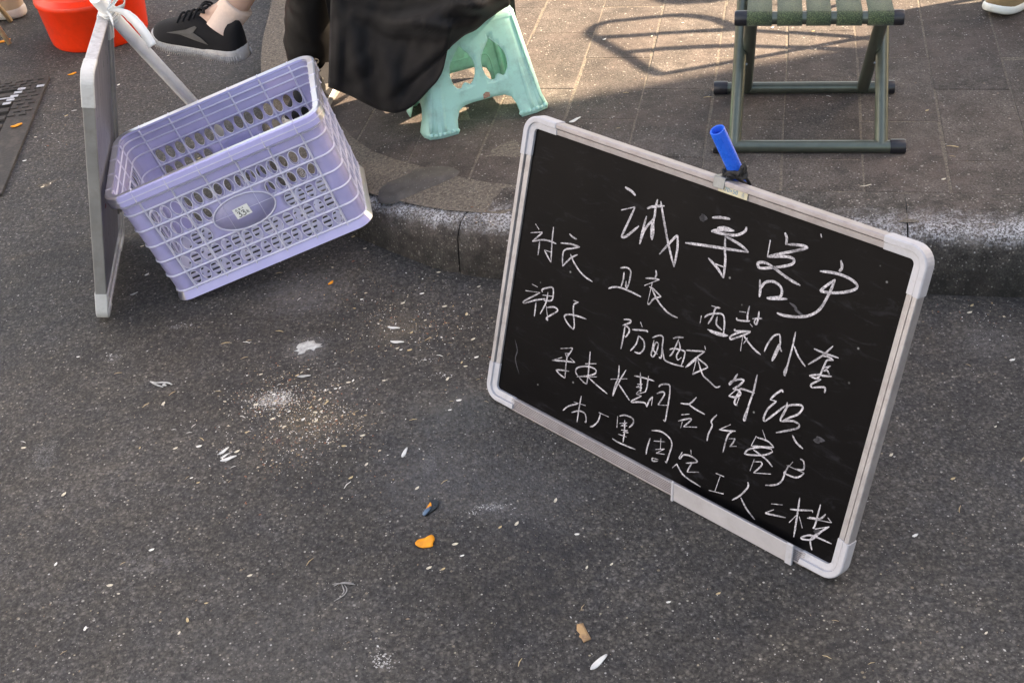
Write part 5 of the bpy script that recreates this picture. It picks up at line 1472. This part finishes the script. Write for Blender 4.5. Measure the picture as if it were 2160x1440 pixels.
# ================================================================== litter
rnd = random.Random(11)
def ground_at(px, py):
    g = G(px, py, 0)
    if on_pavement(g.x, g.y):
        z = zs(g.x)
        for _ in range(4): g = G(px, py, z); z = zs(g.x)
        if not on_pavement(g.x, g.y): g = G(px, py, 0); return Pv((g.x, g.y, 0))
        g.z = z+.001; return g
    z = .10
    g2 = G(px, py, .11)
    if on_pavement(g2.x, g2.y): return Pv((g2.x, g2.y, zs(g2.x)+.003))
    return Pv((g.x, g.y, 0))
def flake(outline, th=.0012, curl=.002, n=5):
    """a curled flat piece: verts, faces; outline in metres round the origin"""
    pts = spline([Vector((x, y, 0)) for x, y in outline], n, True) if n else [Vector((x, y, 0)) for x, y in outline]
    m_ = len(pts); v = []; f = []
    mx = max(p_.length for p_ in pts)
    h_ = lambda p_: .0006+curl*((p_.x/mx)**2*.8+(p_.y/mx)**2*.4)+curl*.5*noise.noise(p_*(90))
    for sgn in (1, 0):
        for s_ in (1.0, .55):
            for p_ in pts: q_ = p_*s_; v.append((q_.x, q_.y, h_(q_)+th*sgn))
        v.append((0, 0, h_(Vector((0, 0, 0)))+th*sgn))
    K = 2*m_+1
    for i in range(m_):
        j = (i+1) % m_
        f += [(i, j, m_+j, m_+i), (m_+i, m_+j, 2*m_)]
        f += [(K+j, K+i, K+m_+i, K+m_+j), (K+m_+j, K+m_+i, K+2*m_)]
        f += [(j, i, K+i, K+j)]
    return v, f
def place(o, px, py, rz, s=1.0, dz=0):
    g = ground_at(px, py); o.location = (g.x, g.y, g.z+dz); o.rotation_euler = (0, 0, rz); o.scale = (s, s, s)
def lit(name, outline, mat, px, py, rz, label, cat, group=None, s=1.0, th=.0012, curl=.002, n=5):
    v, f = flake(outline, th, curl, n); o = obj(name, v, f, mat, None, True); place(o, px, py, rz, s); return tag(o, label, cat, group)

PEEL = [(-.017, .001), (-.010, .009), (.003, .011), (.013, .013), (.016, .004), (.012, -.004), (.010, -.012), (.001, -.011), (-.006, -.010), (-.013, -.005)]
lit('orange_peel', [(x*1.0, y*1.0) for x, y in PEEL], M_ORANGE, 898, 1146, .15, 'large piece of orange peel in the middle of the near road', 'orange peel', s=.92, th=.0022, curl=.0035)
SL_ = [(-.016, -.004), (-.004, .004), (.012, .006), (.017, .001), (.006, -.006), (-.008, -.009)]
lit('orange_peel', SL_, M_ORANGE, 37, 272, .3, 'bit of orange peel lying on the frame of the drain grate', 'orange peel', s=.9, th=.0022, curl=.003).location.z += .0085
lit('orange_peel', SL_, M_ORANGE, 152, 157, .35, 'small bit of orange peel between the drain grate and the edge-on board', 'orange peel', s=.75, th=.002, curl=.003)
lit('orange_peel', PEEL, M_ORANGE, 334, 92, -.5, 'torn orange peel under the toe of the raised black sneaker', 'orange peel', s=1.15, th=.002, curl=.005)
lit('orange_peel', SL_, M_ORANGE, 8, 88, .2, 'orange peel beside the bamboo leg tip at the left edge', 'orange peel', s=1.2, th=.002, curl=.003)
lit('orange_peel', [(-.006, -.002), (.001, .003), (.007, .002), (.004, -.003)], M_ORANGE, 697, 598, .5, 'tiny orange peel sliver below the lilac basket', 'orange peel', th=.0015)
lit('torn_tissue', [(-.022, .002), (-.018, .014), (-.004, .019), (-.002, .024), (.001, .019), (.010, .020), (.014, .010), (.026, .006), (.022, .001), (.028, -.003), (.014, -.006), (.012, -.014), (.004, -.006), (-.004, -.013), (-.006, -.018), (-.018, -.020), (-.016, -.012), (-.026, -.008), (-.018, -.004)], M_TISSUE, 650, 733, 0, 'torn grey white tissue trodden flat on the road below the basket', 'tissue', s=1.0, th=.0005, curl=.0006, n=2)
lit('card_scrap', [(-.0045, .0155), (.0045, .0165), (.0075, .004), (.0125, -.0125), (.0015, -.0165), (-.0005, -.009), (-.0035, -.0055), (-.0015, -.001), (-.0055, .006)], M_CARD, 1226, 1336, 0, 'brown card scrap with a burnt corner on the near road', 'card scrap', s=1.0, th=.0016, curl=.001, n=0)
# black plastic scrap with a blue tab and an orange strip
g = ground_at(911, 1071); Mx = Matrix.Translation(g)
tsx = thing('plastic_scrap', 'broken black plastic scrap with blue tab and orange strip', 'plastic scrap', Mx)
v, f = flake([(-.003, .016), (.012, .012), (.009, -.002), (.001, -.010), (-.008, -.018), (-.013, -.017), (-.006, -.004)], .0025, .001, 0); obj('body', v, f, M_BLKPL, tsx)
v, f = flake([(-.013, -.019), (-.009, -.018), (-.002, -.006), (-.004, -.001), (-.009, -.006), (-.014, -.014)], .0018, .0006, 3); o = obj('tab', v, f, M_BLUEPL, tsx, True); o.location = (0, 0, .0026)
v, f = flake([(-.0090, -.005), (-.0070, -.006), (-.0005, .006), (-.0020, .009)], .0008, .0003, 0); o = obj('strip', v, f, M_ORANGE, tsx); o.location = (0, 0, .0034)
# twisted paper twig
def strand(name, pts, r_, mat, px, py, label, cat, group=None, rz=0, seg=5, flat=.6, s=1):
    q = MB()
    for ln in pts:
        P = spline([Vector(p_) for p_ in ln], 5); n = len(P); q.tube(P, [r_*(.35+.65*math.sin(math.pi*(i+.6)/(n+.2))) for i in range(n)], seg, True, flat)
    o = q.build(name, mat, None, True); place(o, px, py, rz, s); return tag(o, label, cat, group)
strand('twisted_paper', [[(-.024, .012, .002), (-.016, .004, .003), (-.006, -.004, .002), (.004, -.010, .002)], [(-.022, .011, .002), (-.012, .003, .004), (.004, .001, .004), (.014, -.002, .003), (.020, -.006, .002)], [(.008, -.001, .004), (.004, -.006, .004), (.010, -.008, .003)]], .0022, M_TISSUE, 342, 811, 'forked twist of grey paper on the left of the road', 'paper twist')
strand('thread_tangle', [[(-.016, .004, .001), (-.006, .002, .003), (.006, .001, .002), (.018, -.002, .001)], [(-.014, .000, .001), (.0, .004, .002), (.016, .001, .001)], [(.002, 0, .001), (.006, -.010, .001), (.002, -.020, .001), (-.012, -.030, .001)], [(-.002, .001, .002), (.002, -.012, .001), (-.001, -.018, .001)]], .0011, M_FIBRE, 724, 1234, 'tangle of grey thread on the near road', 'thread')
WH_ = [(-.013, -.003), (-.004, .003), (.012, .004), (.013, .001), (.002, -.003), (-.010, -.005)]
for px, py, rz, s_, lb in ((482, 968, .1, 1.0, 'largest white splinter in the cluster on the left road'), (472, 952, .6, .8, 'white splinter leaning up in the cluster on the left road'), (474, 962, .45, .6, 'small white splinter in the middle of the cluster on the left road'),
                           (853, 956, 1.0, .9, 'folded white paper shred left of the chalkboard corner'), (838, 722, -.5, .95, 'looped white paper shred below the basket end'), (641, 794, -.3, .9, 'grey white paper scrap beside the dusty patch'),
                           (831, 692, -.6, .9, 'white petal like scrap between basket and chalkboard'), (1262, 1398, .5, 1.2, 'pale husk like scrap at the bottom of the near road'), (1212, 256, .4, 1.2, 'crumpled pale scrap on the pavement above the chalkboard corner'),
                           (283, 620, .3, .6, 'small grey white crumb beside the foot of the edge-on board'), (150, 156, 0, .01, None), (507, 178, .2, .5, None)):
    if lb: lit('paper_scrap', WH_, M_SCRAPW if 'grey' not in lb else M_TISSUE, px, py, rz, lb, 'paper scrap', s=s_, th=.0008, curl=.003)
strand('straw', [[(-.012, .005, .001), (0, .001, .002), (.010, -.006, .001)], [(-.006, .003, .002), (.002, -.002, .002), (.009, -.003, .001)]], .0009, M_STRAW, 2010, 311, 'forked dry straw on the pavement right of the camp stool', 'straw')
strand('straw', [[(-.012, -.001, .001), (0, -.003, .002), (.011, .002, .001)]], .0011, M_HUSK, 1826, 393, 'curved pale straw on the pavement edge above the board', 'straw')
strand('straw', [[(-.016, .002, .001), (0, 0, .001), (.016, -.004, .001)]], .0009, M_STRAW, 620, 150, 'dry straw beside the heel of the raised sneaker', 'straw', rz=.8)
# seed husks, one by one
HUSKS = [(527, 1214, .2), (118, 1190, .9), (773, 980, .8), (725, 941, -.1), (765, 919, 0), (165, 753, .1), (50, 945, .1), (295, 945, 1.1), (135, 1043, .6), (180, 1326, 1.2), (250, 1252, -.1), (435, 1272, 0), (1238, 1197, 1.2), (1217, 1127, .1), (1172, 1056, 1.1), (740, 1008, .5), (880, 1030, .7), (949, 865, 0),
    (345, 852, .8), (396, 1308, 1.6), (378, 1335, 1.2), (404, 1008, .3), (550, 790, .1), (627, 792, .2), (667, 888, .6), (708, 820, .2), (675, 843, .5), (690, 848, .4), (735, 807, .2), (745, 803, .8), (810, 803, 0), (864, 739, -.2), (838, 735, .3), (846, 738, .4), (897, 676, .2), (868, 702, .6), (998, 716, .6), (1005, 754, .4), (982, 773, .1),
    (974, 765, 1.3), (944, 800, .7), (968, 845, 0), (985, 664, 1.3), (984, 663, .9), (938, 647, .3), (763, 632, 0), (678, 868, .7), (686, 852, .6), (665, 870, 0), (640, 885, .9), (600, 900, .2), (655, 860, .5), (575, 884, .3), (610, 868, .6), (540, 854, .1), (520, 912, .2), (500, 953, .3), (420, 942, .2), (370, 946, .1), (418, 1018, .2),
    (232, 1235, .2), (320, 1160, .4), (960, 1148, .2), (935, 1200, .3), (905, 1198, .5), (975, 1172, .4), (1090, 1105, .8), (1055, 1112, .5), (1290, 1190, .3), (1410, 1270, .3), (1240, 640, 0), (1515, 1252, .4), (2080, 1335, .5), (1930, 1130, .4), (1880, 960, .3), (2010, 1010, .1), (2100, 900, .7), (2135, 760, .3), (2045, 660, 0), (2050, 645, .8),
    (90, 395, .2), (52, 340, .1), (75, 290, .1), (140, 245, .3), (300, 520, .1), (310, 580, .4), (330, 405, .3), (420, 335, .5), (360, 25, .1), (395, 60, .3), (355, 118, .2), (380, 200, .2), (410, 258, .5), (250, 180, .4), (770, 525, 0), (745, 500, .2), (850, 640, .4), (890, 620, .3), (925, 575, .2), (950, 568, .4), (1010, 605, .1), (1150, 320, .3), (1170, 290, .2), (1715, 68, .2), (1720, 106, .5), (1630, 60, .3), (1990, 380, .2), (1955, 235, .4), (1440, 50, .2), (1275, 85, .2), (1375, 78, .4)]
HO = [(-.0055, 0), (-.003, .0022), (.002, .0026), (.0058, .0006), (.003, -.0018), (-.003, -.0022)]
v, f = flake(HO, .0008, .0012, 0)
hm = []
for mt in (M_HUSK, M_HUSKW, M_STRAW):
    me = bpy.data.meshes.new('seed_husk'); me.from_pydata(v, [], f); me.materials.append(mt); hm.append(me)
for i, (px, py, rz) in enumerate(HUSKS):
    o = bpy.data.objects.new('seed_husk', hm[[0, 1, 0, 2][i % 4]]); COL.objects.link(o); place(o, px, py, rz+rnd.uniform(-.3, .3), rnd.uniform(.5, .95))
    tag(o, 'small pale seed husk among the scatter on the ground', 'seed husk', 'seed husks scattered on the ground')

# dry slivers and bits of straw
sm = []
for mt in (M_STRAW, M_HUSKW, M_TWIG):
    q = MB(); q.tube([(-.007, 0, .0008), (0, .0008, .0012), (.007, -.0006, .0008)], [.0003, .0008, .0003], 4); me = bpy.data.meshes.new('dry_sliver'); me.from_pydata([tuple(a) for a in q.v], [], q.f); me.materials.append(mt); sm.append(me)
for i in range(70):
    px, py = rnd.uniform(0, 2160), rnd.uniform(120, 1440)
    if rnd.random() < .4: px, py = rnd.gauss(650, 180), rnd.gauss(850, 120)
    o = bpy.data.objects.new('dry_sliver', sm[i % 3]); COL.objects.link(o); place(o, px, py, rnd.uniform(-1, 1.2), rnd.uniform(.5, 1.35))
    tag(o, 'thin dry straw sliver lying on the ground', 'straw', 'dry slivers scattered on the ground')

# crumbs round the trodden food, and grit everywhere: nobody could count them
def scatter(name, pts, mats, smin, smax, label, flat=.5):
    v, f, mi = [], [], []
    for p_ in pts:
        s_ = rnd.uniform(smin, smax)*(1 if rnd.random() < .9 else 1.7); n0 = len(v); a = rnd.uniform(0, 6.28); el = rnd.uniform(.8, 2.0)
        for k in range(4):
            an = a+k*1.5708+rnd.uniform(-.4, .4); rr = s_*rnd.uniform(.7, 1.2)*(el if k % 2 else 1)
            v.append((p_[0]+rr*math.cos(an), p_[1]+rr*math.sin(an), p_[2]-.0002))
        v.append((p_[0]+rnd.uniform(-.3, .3)*s_, p_[1]+rnd.uniform(-.3, .3)*s_, p_[2]+s_*flat*rnd.uniform(.7, 1.3)))
        m_ = rnd.randrange(len(mats))
        for k in range(4): f.append((n0+k, n0+(k+1) % 4, n0+4)); mi.append(m_)
    me = bpy.data.meshes.new(name); me.from_pydata(v, [], f)
    for mm in mats: me.materials.append(mm)
    me.polygons.foreach_set('material_index', mi)
    o = bpy.data.objects.new(name, me); COL.objects.link(o); return tag(o, label, 'litter' if 'crumb' in name else 'grit', kind='stuff')
pts = []
for (cx, cy, sx, sy, n) in ((640, 875, 70, 40, 900), (575, 845, 38, 18, 300), (700, 890, 50, 25, 250), (840, 690, 60, 30, 260), (650, 790, 70, 30, 200), (800, 645, 90, 30, 120), (560, 960, 70, 30, 150), (700, 980, 120, 50, 120), (960, 700, 60, 50, 140), (760, 600, 120, 30, 90), (110, 300, 30, 60, 90), (2050, 660, 70, 15, 60), (1010, 470, 20, 20, 40)):
    for _ in range(n):
        g = ground_at(rnd.gauss(cx, sx), rnd.gauss(cy, sy)); pts.append((g.x, g.y, g.z))
M_CRUMB = [simple('tan_crumb', (.36, .25, .13), rough=.8, var=.3, scale=200), simple('pale_crumb', (.55, .46, .33), rough=.8, var=.2, scale=200), simple('rust_crumb', (.22, .09, .05), rough=.8, var=.3, scale=200), M_HUSKW]
scatter('food_crumbs', pts, M_CRUMB, .0005, .0016, 'tan crumbs and chaff trodden over the road below the basket')
pts = []
for _ in range(7500):
    px, py = rnd.uniform(-40, 2200), 1480-1500*rnd.random()**.8
    g = ground_at(px, py); pts.append((g.x, g.y, g.z))
pts_r = []
for (cx, cy, sx, sy, n) in ((578, 840, 24, 10, 620), (560, 850, 16, 7, 160), (602, 832, 14, 8, 140), (240, 752, 10, 6, 60), (812, 1398, 12, 9, 90), (795, 1380, 8, 12, 40), (478, 955, 13, 10, 90), (395, 688, 16, 5, 50), (1040, 1068, 26, 4, 60), (1000, 1080, 8, 5, 30), (930, 790, 18, 4, 50), (900, 760, 16, 4, 40), (2095, 700, 60, 20, 90)):
    for _ in range(n):
        g = ground_at(rnd.gauss(cx, sx), rnd.gauss(cy, sy)); pts_r.append((g.x, g.y, g.z))
M_RES = [simple('dried_white_residue', (.50, .49, .47), rough=.9, var=.2, scale=200), simple('grey_residue', (.34, .33, .32), rough=.9, var=.2, scale=200)]
M_GRIT = [simple('grey_grit', (.20, .195, .185), rough=.85, var=.3, scale=200), simple('pale_grit', (.42, .41, .39), rough=.8, var=.2, scale=200), simple('dark_grit', (.055, .052, .05), rough=.9, var=.3, scale=200), simple('brown_grit', (.22, .16, .11), rough=.9, var=.3, scale=200)]
scatter('road_grit', pts, M_GRIT, .0004, .0012, 'fine loose grit over the road and pavement')
scatter('dried_residue_crumbs', pts_r, M_RES, .0006, .0021, 'pale dried paste trodden into flakes on the road', .12)
print('objects', len(bpy.data.objects), 'pavers', npav)
